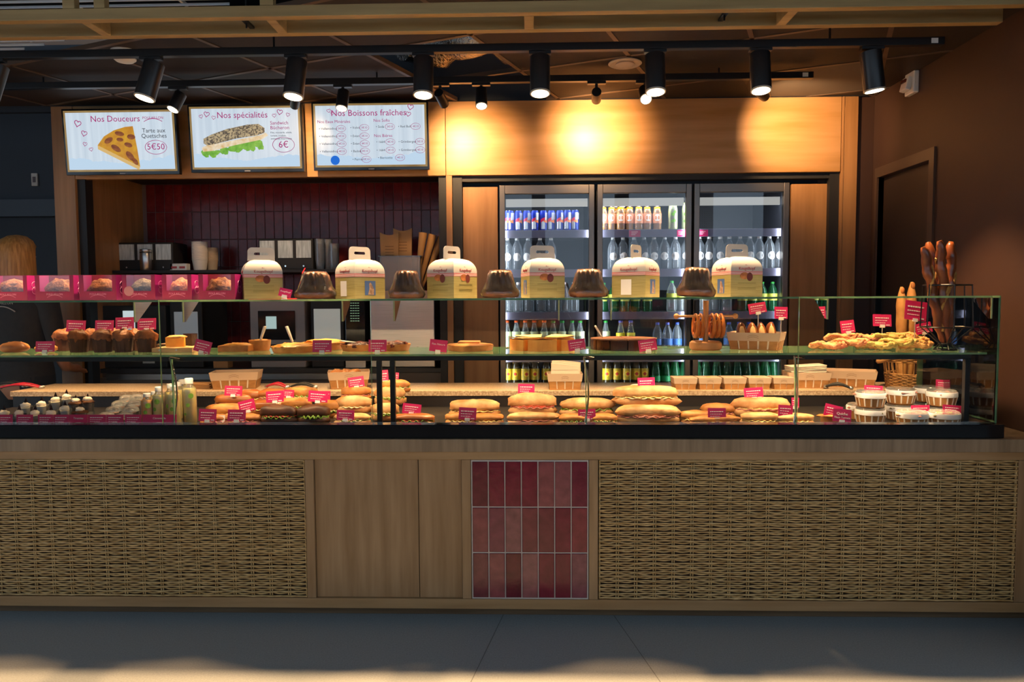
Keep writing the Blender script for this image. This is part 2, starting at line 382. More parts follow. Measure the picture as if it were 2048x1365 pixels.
# ---- oak lattice (pergola frame) hanging over the counter front
LO = mat('lattice_oak', S('b2935f'), .5, c2=S('98794a'), scale=3, stretch=(.7, 9, 9), bump=.03)
zl = 2.522
lat = thing('oak_lattice', 'hanging oak lattice frame of two long beams with cross pieces', 'lattice', (0, 3.0, zl))
MB().b2(-5, XR - .002, -.02, .02, 0, .045).build('beam', LO, lat, bevel=.002)
MB().b2(-5, XR - .002, -.02, .02, .16, .2).build('beam', LO, lat, bevel=.002)
xe = X(1995, 3.2, 57)
MB().b2(-5, xe, .165, .205, 0, .06).build('beam', LO, lat, bevel=.002)
for px in (-180, 195, 555, 1058, 1572):
    x = X(px, 3.1, 45); MB().b2(x - .02, x + .02, .021, .164, 0, .055).build('cross_piece', LO, lat, bevel=.002)
for px, wd in ((142, .05), (203, .045), (536, .055), (1250, .05)):
    x = X(px, 3.0, 15); MB().b2(x - wd / 2, x + wd / 2, -.018, .018, .046, .159).build('post', LO, lat, bevel=.002)
for x in (-3.5, -1.2, .8):
    MB().tube([(x, .1, .0), (x, .1, .62)], .004, 6).build('hanger', BLACK, lat)
    MB().b2(x - .01, x + .01, .02, .165, .02, .03).build('hanger_bar', BLACK, lat)

# ============================================================ TRACK LIGHTS
def track(name, label, Y, z, x0, x1):
    t = thing(name, label, 'track', (0, Y, z))
    MB().b2(x0, x1, -.018, .018, 0, .034).build('rail', BLACK, t, bevel=.002)
    for x in (x0 + .5, (x0 + x1) / 2, x1 - .5): MB().tube([(x, 0, .034), (x, 0, ZC - z)], .005, 6).build('hanger', BLACK, t)
    MB().b2(x1 - .06, x1 - .03, -.019, -.0185, .006, .028).build('sticker', WHITE, t)
    return t
ZT1 = Z(104, 3.37, 1024); track('lighting_track', 'long black lighting track over the glass display case', 3.37, ZT1, -4.2, X(1885, 3.37, 100))
ZT2 = Z(166, 4.02, 1000); track('lighting_track', 'shorter black lighting track close to the oak wall', 4.02, ZT2, -3.2, X(1625, 4.02, 162))
LENS = emis('lamp_lens', (1, .78, .5), 14)
def spot_head(px, Y, zr, r, L, target, label, group, on=True, watts=90, size=60, big=True, stem=.03):
    x = X(px, Y, 140); top = Vector((x, Y, zr - stem)); t = Vector(target)
    piv = top - Vector((0, 0, L * .25)); d = (t - piv).normalized()
    s = thing('track_spotlight', label, 'spotlight', (x, Y, zr), group=group)
    MB().b2(-.05, .05, -.016, .016, -.014, 0).build('adapter', BLACK, s, bevel=.002)
    MB().tube([(0, 0, -.014), (0, 0, -stem - L * .2)], .008, 8).build('stem', BLACK, s, smooth=40)
    rot = d.to_track_quat('-Z', 'Y').to_matrix(); c = Vector((0, 0, -stem - L * .25))
    h = MB().lathe([(r * .96, L * .3), (r, L * .29), (r, -L * .68), (r * .98, -L * .7), (r * .84, -L * .7), (r * .82, -L * .68), (.001, -L * .68)], 24, m=0).build('head', BLACK, s, c, rot.to_euler(), smooth=35)
    if on:
        MB().lathe([(r * .001, -L * .735), (r * .86, -L * .725), (r * .86, -L * .69), (.001, -L * .69)], 20).build('lens', LENS, h)
        MB().lathe([(r * .88, -L * .68), (r * 1.01, -L * .68), (r * 1.01, -L * .72), (r * .88, -L * .718)], 24).build('bezel', mat('bezel_grey', (.45, .38, .3), .35), h, smooth=40)
    p = Vector((x, Y, zr)) + c + d * (L * .78)
    if watts: spot_light('spot_beam', p, t, watts, size, .6 if on else 1.0, radius=r * .6)
    return s
YL = 3.37
front = [(-10, 'before the dark far wall, partly cut off'), (303, 'between smoke detector and plum tart screen'), (592, 'over the gap after the sandwich screen'), (847, 'below the open ceiling panel'), (1080, 'over the can fridge'), (1310, 'beside the round ceiling vent'), (1520, 'over the fridge with empty shelf'), (1743, 'next to the wall alarm box')]
for px, tl in front:
    xx = X(px, YL, 140)
    spot_head(px, YL, ZT1, .0455, .172, (xx - (.36 if px < 400 else .12 if px < 700 else -.22 if px > 1700 else .0), 3.10 if px < 1700 else 3.4, .85), 'large black lit track spotlight ' + tl, 'front track spotlights', True, 165, 76)
for px, tg, lab in ((355, (-2.4, 3.4, 1.0), 'between the tart and sandwich screens'), (685, (-1.1, 3.5, 1.0), 'in front of the drinks menu screen'), (962, (-.2, 3.4, 1.0), 'against the oak near the drinks screen'), (1290, (.55, 2.6, 1.2), 'glaring forward above the middle fridge')):
    spot_head(px, 4.02, ZT2, .032, .105, tg, 'small lit spotlight on the rear track ' + lab, 'small lit rear spotlights', True, 120, 62, stem=.035)
for px, py, tp in ((880, 190, (940, 312)), (1193, 185, (1190, 268)), (1520, 190, (1612, 268)), (590, 200, (560, 420))):
    g = A(tp[0], tp[1], YW if px != 590 else YT)
    spot_head(px, 4.02, ZT2, .026, .11, g, 'small dark rear-track spotlight turned to the oak ' + {880: 'beside the drinks screen', 1193: 'above the can fridge', 1520: 'above the empty fridge shelf'}[px] if px != 590 else 'small dark spotlight on the rear track, turned away towards menu screens', 'small wall-washing spotlights' if px != 590 else None, False, 75 if px != 590 else 40, 84, stem=.04)
# ceiling fittings
c = A(250, 132, 3.62); sx = thing('smoke_detector', 'white smoke detector hanging under dark ceiling', 'smoke detector', (c.x, 3.62, ZC))
MB().lathe([(.062, 0), (.062, -.012), (.055, -.02)], 24).build('base', WHITE, sx, smooth=40)
MB().lathe([(.054, -.02), (.052, -.042), (.040, -.052), (.02, -.056)], 24).build('cover', WHITE, sx, smooth=40)
m = MB()
for k in range(8):
    a = k * math.pi / 4; m.box((.0525 * math.cos(a), .0525 * math.sin(a), -.034), (.003, .022, .006), rot=Matrix.Rotation(a, 3, 'Z'))
m.build('vent_slot', MATTE, sx)
c = A(1250, 133, 3.9); vt = thing('ceiling_vent', 'round white air valve set in the dark ceiling', 'vent', (c.x, 3.9, ZC - .003))
MB().lathe([(.055, 0), (.085, 0), (.088, -.006), (.078, -.012), (.056, -.006)], 28).build('ring', mat('vent_cream', (.55, .42, .32), .5), vt, smooth=40)
MB().lathe([(.001, -.004), (.048, -.004), (.05, -.012), (.035, -.018), (.001, -.018)], 28).build('disc', mat('vent_cream', (.55, .42, .32), .5), vt, smooth=40)
c = A(1780, 168, 4.2); al = thing('wall_alarm', 'small white alarm box with dark red lens on brown side wall', 'alarm', (XR, 4.15, Z(168, 4.15, 1780)))
MB().b2(-.03, 0, -.05, .05, -.06, .06).build('housing', WHITE, al, bevel=.006)
MB().box((-.045, -.0, -.005), (.03, .07, .075), rot=Matrix.Rotation(R(15), 3, 'Y')).build('cover', WHITE, al, bevel=.006)
MB().box((-.058, -.0, .012), (.012, .045, .018), rot=Matrix.Rotation(R(15), 3, 'Y')).build('lens', mat('dark_red_lens', (.12, .02, .015), .2), al)
# ============================================================ COUNTER BASE
x0c, x1c = -2.75, XR - .004
ctr = thing('display_counter', 'long oak counter base with wicker panels and red tile inset', 'counter', (0, YF, 0))
zt_, zr_ = .791, .742          # worktop edge top, rail top
MB().b2(x0c, x1c, .08, .98, 0.002, .085).build('kickboard', mat('kick_oak', S('7d6448'), .5, c2=S('684f35'), scale=4, stretch=(.6, 9, 9)), ctr)
MB().b2(x0c, x1c, .03, 1.0, .085, .735).build('carcass', MATTE, ctr)
MB().b2(x0c, x1c, -.012, 1.0, .737, zt_).build('worktop', OAKTOP, ctr, bevel=.002)
MB().b2(x0c, x1c, 0, .03, .702, .736).build('top_rail', OAKH, ctr, bevel=.0015)
MB().b2(x0c, x1c, 0, .03, .060, .103).build('bottom_rail', OAKH, ctr, bevel=.0015)
def XF(px): return X(px, YF, 1050)
st = [(XF(612), XF(629)), (XF(924), XF(942)), (XF(1178), XF(1196)), (XF(2034), x1c)]
for a, b in st: MB().b2(a, b, .0005, .03, .104, .701).build('stile', OAKV, ctr, bevel=.0015)
for a, b in ((XF(630), XF(836)), (XF(837.5), XF(923))): MB().b2(a, b, .014, .029, .104, .701).build('oak_panel', OAKV, ctr)
# red tile inset
ta, tb = XF(943), XF(1177); tz0, tz1 = .1045, .700
tp = MB().b2(ta, tb, .002, .029, tz0, tz1).build('tile_panel', mat('white_grout', S('b9b3ad'), .8), ctr)
ROSE = tile_mat('rose_glazed_tile', [S('7a4650'), S('6e1f30'), S('7d2a36'), S('8a5a5a'), S('5f1826'), S('874a4c'), S('7b3640')], .16)
REDT_ = REDT; REDT = ROSE
pw, ph = (tb - ta - .006) / 7, (tz1 - tz0 - .008) / 3
rm = tile_mesh(pw - .005, ph - .005, .004)
for i in range(7):
    for j in range(3):
        o = ob('tile', rm, tp, (ta + .003 + pw * (i + .5) + rnd.uniform(-.0004, .0004), .0025, tz0 + .004 + ph * (j + .5)), (R(rnd.uniform(-.35, .35)), 0, R(rnd.uniform(-.5, .5))))
# wicker panels: stakes and weavers, real plain weave
WK = mat('willow_rod', S('d4b67e'), .55, c2=S('a5824c'), scale=26, stretch=(1, 1, 3), detail=2)
def wicker(a, b, z0, z1, name, seed):
    q = random.Random(seed); pitch = .0790; ns = max(2, int(round((b - a) / pitch))); pitch = (b - a) / ns
    p = MB().b2(a, b, .022, .029, z0, z1).build(name, mat('wicker_backing', S('3a2a1a'), .8), ctr)
    stk = MB()
    for i in range(ns + 1):
        for dx in (-.0045, .0045):
            x = min(max(a + i * pitch + dx, a + .003), b - .003); stk.tube([(x + q.uniform(-.001, .001), .012, z0 + k * (z1 - z0) / 6) for k in range(7)], .0028, 6)
    stk.build('stakes', WK, p, smooth=60)
    wv = MB(); rows = int((z1 - z0) / .0094); 
    for r_ in range(rows):
        z = z0 + .004 + r_ * (z1 - z0 - .008) / (rows - 1); pts = []; par = (r_ // 1) % 2; amp = .0062
        n = ns * 8; drift = q.uniform(-.0015, .0015); ph_ = q.uniform(-.25, .25)
        lift = [q.uniform(-.0022, .0022) for _ in range(ns + 2)]
        for k in range(n + 1):
            u = min(k / 8, ns - 1e-6); y_ = (.0105 + amp * math.cos(2 * math.pi * u + ph_)) if par else (.0055 + .0022 * math.cos(2 * math.pi * (u - .5) + ph_))
            i0 = int(u); fr_ = u - i0; dz = lift[i0] * (1 - fr_) + lift[i0 + 1] * fr_
            pts.append((a + u * pitch, y_, z + dz))
        wv.tube(pts, .0035 * q.uniform(.85, 1.12), 5)
    o = wv.build('weavers', WK, p, smooth=70); o['kind'] = 'stuff'
    ed = MB()
    for zz in (z0 + .002, z1 - .002): ed.tube([(a + (b - a) * k / 60, .010 + .003 * math.sin(k * 2.1), zz) for k in range(61)], .0035, 6)
    for xx in (a + .003, b - .003): ed.tube([(xx, .008 + .002 * math.sin(k * 2.), z0 + (z1 - z0) * k / 30) for k in range(31)], .0032, 6)
    ed.build('border_rod', WK, p, smooth=70)
wicker(XF(-330), XF(611), .106, .699, 'wicker_panel', 3)
wicker(XF(1198), XF(2033), .106, .699, 'wicker_panel', 4)

# ============================================================ GLASS DISPLAY CASE
zlip = .85; ZTOP = 1.378; ZMID = 1.139; ZDECK = .815; xe1 = X(2010, YF, 700)
case = thing('glass_display_case', 'long glass display case with two glass shelves and black base', 'display case', (0, YF, zt_))
def cb(x0, x1, y0, y1, z0, z1, name, m, bevel=0, ms=None):       # world z, y from counter front
    return MB().b2(x0, x1, y0, y1, z0 - zt_, z1 - zt_, ms=ms).build(name, m, case, bevel=bevel)
cb(x0c, xe1 + .01, .0, .06, zt_ + .002, zlip, 'base_front', DARKGLOSS, .003)
cb(x0c, xe1, .06, .78, zt_ + .002, ZDECK, 'display_deck', mat('deck_black', (.02, .017, .015), .3), .001)
cb(x0c, xe1, .74, .78, ZDECK, .872, 'deck_backboard', mat('backboard_dark', (.03, .022, .018), .35))
GR = mat('speckled_granite', S('c9b296'), .35, c2=S('9d8468'), scale=120, detail=3, contrast=(.35, .62))
cb(x0c, XR - .003, .72, 1.08, .873, .9, 'granite_service_shelf', GR, .002)
cb(x0c, xe1, .80, 1.0, zt_ + .002, .872, 'rear_carcass', MATTE)
GM = [GLASS, GEDGE]
ep = [0, 0, 1, 1, 0, 0]
xm_ = X(1597, YF + .04)
cb(x0c, xm_, .04, .40, ZTOP - .008, ZTOP, 'top_glass_shelf', GM, ms=[1, 1, 1, 1, 0, 0])
cb(xm_ + .001, xe1, .04, .095, ZTOP - .008, ZTOP, 'top_glass_strip', GM, ms=[1, 1, 1, 1, 0, 0])
cb(x0c, xe1 - .01, .10, .55, ZMID - .008, ZMID, 'middle_glass_shelf', GM, ms=[1, 1, 1, 1, 0, 0])
jx = [x0c + .05, X(-105, YF + .04), X(320, YF + .04), X(742, YF + .04), X(1170, YF + .04), X(1597, YF + .04), xe1]
for a, b in zip(jx[:-1], jx[1:]): cb(a + .0015, b - .0015, .034, .040, zlip + .001, ZTOP - .0005, 'front_pane', GM, ms=[1, 1, 0, 0, 1, 1])
cb(xe1 - .006, xe1, .041, .66, zlip + .001, ZTOP - .009, 'end_pane', GM, ms=[0, 0, 1, 1, 1, 1])
cb(x0c, X(1945, YF + .12), .12, .145, ZMID - .03, ZMID - .0085, 'shelf_rail', BLACK, .002)
for px in (757, 784, 1936): 
    x = X(px, YF + .13); cb(x - .011, x + .011, .12, .142, ZDECK, ZMID - .0305, 'black_post', BLACK, .002)
xl0, xl1 = X(275, YF + .13), X(1930, YF + .13)
cb(xl0, xl1, .147, .158, ZMID - .018, ZMID - .0155, 'led_strip', emis('led_warm', (1, .74, .46), 6))
cb(xl0, xl1, .146, .159, ZMID - .015, ZMID - .0085, 'led_housing', BLACK)
area_light('shelf_led', ((xl0 + xl1) / 2, YF + .1525, ZMID - .021), ((xl0 + xl1) / 2, YF + .24, ZDECK), 14, xl1 - xl0, .012, (1, .70, .40))
CHR = mat('chrome', (.75, .73, .68), .12, 1)
for px in (-90, 338, 1167, 1588):
    x = X(px, YF + .11); pts = [(x + .022 * math.sin(k / 12 * math.pi), .105 + .012 * math.sin(k / 12 * math.pi) , ZMID - .012 - zt_ - k / 12 * (ZMID - .012 - ZDECK)) for k in range(13)]
    MB().tube(pts, .0045, 8).build('curved_bracket', CHR, case, smooth=60)
    MB().tube([(x, .105, ZMID - .012 - zt_), (x + .045, .105, ZMID - .02 - zt_)], .005, 8).build('bracket_clip', CHR, case)
    MB().prism([(x + .012, ZDECK - zt_), (x + .016, ZDECK - zt_), (x + .008, ZMID - .01 - zt_), (x + .004, ZMID - .01 - zt_)], .103, .116, 'y').build('glass_fin', GEDGE, case)
for px in (-60, 280, 376, 690, 792, 1117, 1220, 1647, 1970):
    x = X(px, YF + .1); MB().prism([(.06, ZTOP - .009 - zt_), (.20, ZTOP - .009 - zt_), (.075, ZTOP - .095 - zt_), (.06, ZTOP - .095 - zt_)], x - .003, x + .003, 'x').build('shelf_fin', glass('fin_glass', (.80, .92, .78), 1.45), case); MB().prism([(.058, ZTOP - .009 - zt_), (.061, ZTOP - .009 - zt_), (.061, ZTOP - .095 - zt_), (.058, ZTOP - .095 - zt_)], x - .003, x + .003, 'x').build('fin_edge', mat('fin_edge', (.42, .46, .25), .15), case)

# ============================================================ MENU SCREENS
PAPERSCR = mat('screen_paper', S('d6e3ee'), .4, c2=S('c3d2e0'), scale=3, stretch=(14, 1, .4), emit=.95)
SCRWOOD = mat('screen_wood_border', S('b79a63'), .4, c2=S('8f6c35'), scale=6, stretch=(1, 1, 1), emit=.75)
CLOUD = emis('screen_cloud', S('c3dbf0'), .95); MAG = emis('screen_magenta', S('b8287a'), .8); GREY = emis('screen_grey', S('4b4d55'), .8)
BLUE = emis('screen_blue', S('2a70d8'), .95); WHT = emis('screen_white', (1, 1, 1), 1)
def screen(px0, px1, py0, py1, label):
    Yc = 4.5; pm = (px0 + px1) / 2; c = A(pm, (py0 + py1) / 2, Yc); wd = X(px1, Yc, 280) - X(px0, Yc, 280); hd = (Z(py0, Yc, pm) - Z(py1, Yc, pm))
    t = thing('menu_screen', label, 'screen', (c.x, Yc, c.z - hd / 2), rot=(R(4), 0, 0))
    MB().b2(-wd/2, wd/2, 0, .035, 0, hd).build('housing', DARKGLOSS, t, bevel=.003)
    MB().b2(-.16, .16, .035, .085, hd * .3, hd * .75).build('wall_bracket', BLACK, t)
    MB().b2(-wd/2 + .012, wd/2 - .012, -.002, 0, .02, hd - .012).build('picture_border', SCRWOOD, t)
    MB().b2(-wd/2 + .024, wd/2 - .024, -.0025, -.002, .032, hd - .024).build('picture', PAPERSCR, t)
    MB().b2(-.018, .018, -.001, 0, .005, .012).build('maker_mark', mat('grey_mark', (.3, .3, .3), .4), t)
    m = MB(); k = random.Random(int(px0))
    for i in range(26):
        u = i / 25; hh = .03 + .035 * abs(u - .5) * 2 * k.uniform(.5, 1.2); xx = (-.5 + u) * (wd - .09)
        m.lathe([(hh * .75, 0), (hh * .75, .0001)], 12, (xx, -.003 - i * .00001, .036 + hh * .4), rot=Matrix.Rotation(R(90), 3, 'X'))
    for i in range(len(m.v)): m.v[i] = (min(max(m.v[i][0], -wd/2 + .026), wd/2 - .026), m.v[i][1], max(m.v[i][2], .034))
    m.build('cloud_drawing', CLOUD, t)
    return t, wd, hd
def heart(t, x, z, s, rz=0):
    pts = []
    for i in range(20):
        a = 2 * math.pi * i / 20; pts.append(Vector((16 * math.sin(a) ** 3, 0, 13 * math.cos(a) - 5 * math.cos(2 * a) - 2 * math.cos(3 * a) - math.cos(4 * a))) * (s / 32))
    rot = Matrix.Rotation(rz, 3, 'Y')
    MB().tube([rot @ p for p in pts], s * .055, 4, closed=True).build('drawn_heart', MAG, t, (x, -.004, z))
def ring(t, x, z, rx, rz_, th=.0016):
    MB().tube([(rx * math.cos(a * .3142), 0, rz_ * math.sin(a * .3142)) for a in range(20)], th, 4, closed=True).build('drawn_ring', MAG, t, (x, -.004, z))
def st_(t, s, size, m, x, z, align='CENTER'): return text(s, size * .84, m, t, (x, -.0036, z), align=align, depth=.0002)
# px -> screen local: fractions
t, wd, hd = screen(130, 357, 219, 350, 'menu screen showing a plum tart slice priced 5€50')
U_ = lambda u: (-.5 + u) * wd
V_ = lambda v: (1 - v) * hd
st_(t, 'Nos Douceurs', .062, MAG, U_(.47), V_(.16)); st_(t, 'POULAILLON', .026, MAG, U_(.80), V_(.15))
m = MB(); arc_logo(m, U_(.80), V_(.21), .115, -.0036, t=.004); m.build('drawn_arc', MAG, t)
st_(t, 'Tarte aux', .044, GREY, U_(.80), V_(.34)); st_(t, 'Quetsches', .044, GREY, U_(.80), V_(.42)); st_(t, '5€50', .062, MAG, U_(.81), V_(.585)); ring(t, U_(.81), V_(.59), .068, .042)
for (u, v, s, a) in ((.14, .22, .042, .3), (.19, .37, .036, .3), (.19, .53, .026, .2), (.24, .61, .024, -.2)): heart(t, U_(u), V_(v), s, a)
poly = [(.30, .55), (.36, .42), (.45, .33), (.55, .28), (.62, .27), (.645, .60), (.66, .88)]
MB().prism([(U_(u), V_(v)) for u, v in poly], -.0036, -.0030).build('tart_picture', mat('tart_custard', S('d9a520'), .4, c2=S('c07a1c'), scale=20, emit=.9), t)
MB().prism([(U_(u), V_(v)) for u, v in ((.30, .55), (.66, .88), (.65, .93), (.30, .61))], -.0038, -.0032).build('tart_crust', emis('scr_crust', S('dcb878'), .95), t)
PL = mat('scr_plum', S('6b2a12'), .4, c2=S('a8622a'), scale=40, emit=.85)
for (u, v, rx, rz_, a) in ((.40, .48, .030, .016, -.5), (.50, .38, .030, .014, .2), (.60, .43, .026, .016, .1), (.46, .60, .034, .017, .6), (.57, .55, .026, .014, .3), (.58, .72, .036, .018, .9), (.62, .80, .026, .014, .9), (.50, .47, .022, .012, .1)):
    MB().lathe([(1, 0), (1, .0001)], 14, rot=Matrix.Rotation(a, 3, 'Y') @ Matrix.Diagonal((rx, 1, rz_)) @ Matrix.Rotation(R(90), 3, 'X')).build('plum_picture', PL, t, (U_(u), -.0045, V_(v)))
t, wd, hd = screen(380, 607, 211, 345, 'menu screen showing a seeded sandwich priced 6€')
st_(t, 'Nos spécialités', .062, MAG, U_(.48), V_(.16)); st_(t, 'Sandwich', .036, MAG, U_(.72), V_(.28), 'LEFT'); st_(t, 'Bûcheron', .036, MAG, U_(.72), V_(.35), 'LEFT')
for k in range(3): st_(t, ('Filet, moutarde, salade,', 'tomate, crudités,', 'emmental, mayonnaise')[k], .017, GREY, U_(.72), V_(.42 + .045 * k), 'LEFT')
st_(t, '6€', .066, MAG, U_(.83), V_(.60)); ring(t, U_(.83), V_(.60), .068, .045)
for (u, v, s, a) in ((.12, .17, .024, -.2), (.17, .14, .034, .2), (.23, .19, .024, .2), (.76, .17, .024, -.1), (.81, .12, .034, .2), (.88, .16, .024, .3)): heart(t, U_(u), V_(v), s, a)
k = random.Random(5); m = MB()
for i in range(34):
    u = .13 + .5 * k.random(); v = .70 - (u - .13) * .30 + k.uniform(-.02, .06)
    m.lathe([(1, 0), (1, .0001)], 7, (U_(u), -.0034 - i * 2e-5, V_(v)), rot=Matrix.Rotation(k.uniform(0, 3), 3, 'Y') @ Matrix.Diagonal((k.uniform(.02, .035), 1, k.uniform(.012, .022))) @ Matrix.Rotation(R(90), 3, 'X'))
m.build('lettuce_picture', mat('scr_lettuce', S('58a026'), .4, c2=S('8cc54a'), scale=40, emit=.9), t)
def blob(pts, name, m_, y): MB().prism([(U_(u), V_(v)) for u, v in pts], y, y + .0004).build(name, m_, t)
blob([(.11, .63), (.15, .60), (.62, .46), (.68, .42), (.70, .46), (.64, .52), (.40, .60), (.2, .68), (.12, .69)], 'filling_picture', mat('scr_filling', S('f0e6cf'), .5, c2=S('d8b070'), scale=30, emit=.95), -.0045)
blob([(.13, .57), (.13, .50), (.2, .44), (.34, .36), (.52, .30), (.62, .29), (.67, .35), (.67, .42), (.60, .46), (.42, .50), (.25, .57), (.16, .60)], 'seeded_roll_picture', mat('scr_seeds', S('5c5248'), .5, c2=S('c9b48c'), scale=110, emit=.8, detail=2, contrast=(.42, .56)), -.0050)
t, wd, hd = screen(626, 858, 205, 341, 'menu screen listing cold drinks with prices')
st_(t, 'Nos Boissons fraîches', .062, MAG, U_(.49), V_(.17))
for (u, v, s, a) in ((.15, .13, .024, -.2), (.18, .17, .02, .2), (.85, .09, .036, .2), (.83, .19, .03, .2)): heart(t, U_(u), V_(v), s, a)
for s, u, v in (('Nos Eaux Minérales', .19, .29), ('Nos Softs', .60, .28), ('Nos Bières', .61, .50)): st_(t, s, .03, MAG, U_(u), V_(v))
for s, p, u, v in (('Velleminfroy', '3€10', .06, .39), ('Velleminfroy', '3€10', .06, .50), ('Velleminfroy', '4€10', .06, .61), ('Velleminfroy', '4€10', .06, .72), ('Volvic', '3€10', .33, .38), ('Evian', '3€10', .33, .50), ('Evian', '4€10', .33, .61), ('Badoit', '3€10', .33, .72), ('Perrier', '3€10', .34, .84),
                   ('Soda', '3€10', .55, .37), ('Red Bull', '4€10', .74, .37), ('1664', '4€10', .55, .59), ('Grimbergen', '5€10', .74, .59), ('1664', '3€10', .55, .71), ('Grimbergen', '4€10', .74, .71), ('Biericette', '4€10', .56, .82)):
    st_(t, '• ' + s, .0235, GREY, U_(u), V_(v), 'LEFT')
    du = {'Velleminfroy': .19, 'Grimbergen': .185, 'Biericette': .19, 'Red Bull': .15}.get(s, .12)
    st_(t, p, .021, MAG, U_(u + du), V_(v)); ring(t, U_(u + du), V_(v), .029, .019, .0011)
MB().lathe([(.028, 0), (.028, .0003)], 24, rot=Matrix.Rotation(R(90), 3, 'X')).build('blue_badge', BLUE, t, (U_(.19), -.0034, V_(.85)))
# ============================================================ FRIDGES
struct(MB().b2(-6, XR + .1, 5.5, 5.6, 0, 3.3).b2(-6, XR, YW + .1, YW + .14, 2.6, 3.3).build('wall_rear', NAVY), 'dark rear wall closing the room')
YD = 4.66
FI = mat('fridge_interior_dark', (.022, .024, .032), .5)
fx = [(X(1000, YD), X(1189, YD)), (X(1194, YD), X(1382, YD)), (X(1386, YD), X(1575, YD))]
ZSH = [.775, 1.005, 1.283, 1.560, 1.815]
FT = 2.10
LIPM = mat('shelf_lip_steel', (.17, .16, .22), .4, .5)
FG = glass('fridge_glass', (.93, .95, .97), 1.45)
fn = ['drinks fridge with cans on its top shelf, beside oak panel', 'middle drinks fridge holding orange bottles on its top shelf', 'drinks fridge with empty top shelf, next to oak pillar']
for k, (a, b) in enumerate(fx):
    wf = b - a; t = thing('drinks_fridge', fn[k], 'fridge', ((a + b) / 2, YD, 0)); h = wf / 2
    m = MB().b2(-h, -h + .02, .05, .72, 0, FT).b2(h - .02, h, .05, .72, 0, FT).b2(-h + .02, h - .02, .70, .72, 0, FT).b2(-h + .02, h - .02, .05, .70, 0, .12).b2(-h + .02, h - .02, .05, .70, FT - .02, FT)
    m.build('cabinet', [FI], t)
    m = MB().b2(-h + .001, -h + .036, 0, .045, .1, FT - .005).b2(h - .036, h - .001, 0, .045, .1, FT - .005).b2(-h + .036, h - .036, 0, .045, FT - .06, FT - .005).b2(-h + .036, h - .036, 0, .045, .1, .16)
    d = m.build('door', ALU, t, bevel=.003)
    MB().b2(-h + .036, h - .036, .018, .024, .16, FT - .06).build('pane', FG, d)
    hx = (h - .02) if k < 2 else (-h + .02)
    MB().b2(hx - .014, hx + .014, -.03, -.001, 1.0, 1.36).build('handle', BLACK, d, bevel=.004)
    MB().b2(-h + .04, h - .04, .06, .075, FT - .135, FT - .085).build('header_panel', mat('header_cream', (.8, .78, .72), .5, emit=.55), t)
    for j, z in enumerate(ZSH):
        s = MB().b2(-h + .022, h - .022, .10, .66, z - .012, z - .001).build('shelf', mat('wire_shelf', (.25, .26, .3), .4, .5), t)
        MB().b2(-h + .022, h - .022, .082, .10, z - .048, z + .002).build('price_rail', LIPM, s, bevel=.002)
    if k == 2:
        m = MB()
        for i in range(14):
            for j in range(12): m.b2(-.12 + i * .016, -.114 + i * .016, .698, .6995, 1.84 + j * .014, 1.845 + j * .014)
        o = m.build('air_slot', MATTE, t); o['kind'] = 'stuff'
    for s in (-1, 1): area_light('fridge_led', ((a + b) / 2 + s * (h - .03), YD + .07, 1.3), ((a + b) / 2 - s * .02, YD + .35, 1.3), 3.0, .02, 1.5, (.86, .93, 1))
    area_light('fridge_header_led', ((a + b) / 2, YD + .09, FT - .09), ((a + b) / 2, YD + .3, 1.4), 1.6, wf - .1, .03, (.9, .95, 1))
# magenta price tags on rails
for px0, px1, lab in ((1258, 1281, 'small magenta price tag on fridge rail under the orange bottles'), (1354, 1373, 'magenta price tag on fridge rail under the lemon bottles'), (1393, 1416, 'magenta price tag on the rail under the empty fridge shelf')):
    a, b = X(px0, YD + .08, 468), X(px1, YD + .08, 468); z = ZSH[4]
    t = thing('price_tag', lab, 'price tag', ((a + b) / 2, YD + .0815, z - .046))
    MB().b2(-(b - a)/2, (b - a)/2, -.002, 0, 0, .042).build('card', PINK, t)
    m = MB(); [m.b2(-.022, .02 - .008 * k, -.0024, -.002, .03 - .009 * k, .0325 - .009 * k) for k in range(3)]; m.build('print_lines', INK, t)['kind'] = 'stuff'
# oak side panels of the fridge opening
for a, b, lab in ((X(921, YW + .06), fx[0][0] - .01, 'l'), (fx[2][1] + .01, X(1662, YW + .06), 'r')):
    MB().b2(a, b, YW + .06, YW + .09, 0, 2.085).build('oak_infill', WALLOAKV, back, bevel=.002)

# ---- bottle kinds
def bottle(name, label, cat, group, prof, body, cap, capz, caph, capr, lab=None, labz=None, labm=None, liquid=None, extra=None):
    t = thing(name, label, cat, (0, 0, 0), 0, group)
    MB().lathe(prof, 16).build('body', body, t, smooth=50)
    if liquid:
        lm, lz = liquid; pr = [(max(r - .0022, .001), z + .002) for r, z in prof if z < lz]
        MB().lathe(pr + [(pr[-1][0], lz)], 14).build('drink', lm, t, smooth=50)
    MB().lathe([(capr * .96, capz), (capr, capz + .001), (capr, capz + caph - .002), (capr * .9, capz + caph)], 14).build('cap', cap, t, smooth=40)
    if lab:
        r = lab; MB().lathe([(r, labz[0]), (r, labz[1])], 18).build('wrapper', labm, t, smooth=50)
    if extra: extra(t)
    return t
def rowput(proto, pxs, Y, z, first=[None]):
    for i, px in enumerate(pxs):
        loc = (X(px, Y, 500), Y + rnd.uniform(-.006, .006), z + .0005)
        if 'used' not in proto: proto.location = loc; proto['used'] = 1; proto.rotation_euler = (0, 0, 0)
        else:
            c = copy_tree(proto, loc, rnd.uniform(-.25, .25))
def done(*ps):
    pass
YB = 4.80
def pet(r, h, neck=.35):
    return [(r * .8, 0), (r * .97, .006), (r, .015), (r, h * .55), (r * .97, h * .64), (r * .78, h * .78), (r * .42, h * .89), (r * .38, h * .95)]
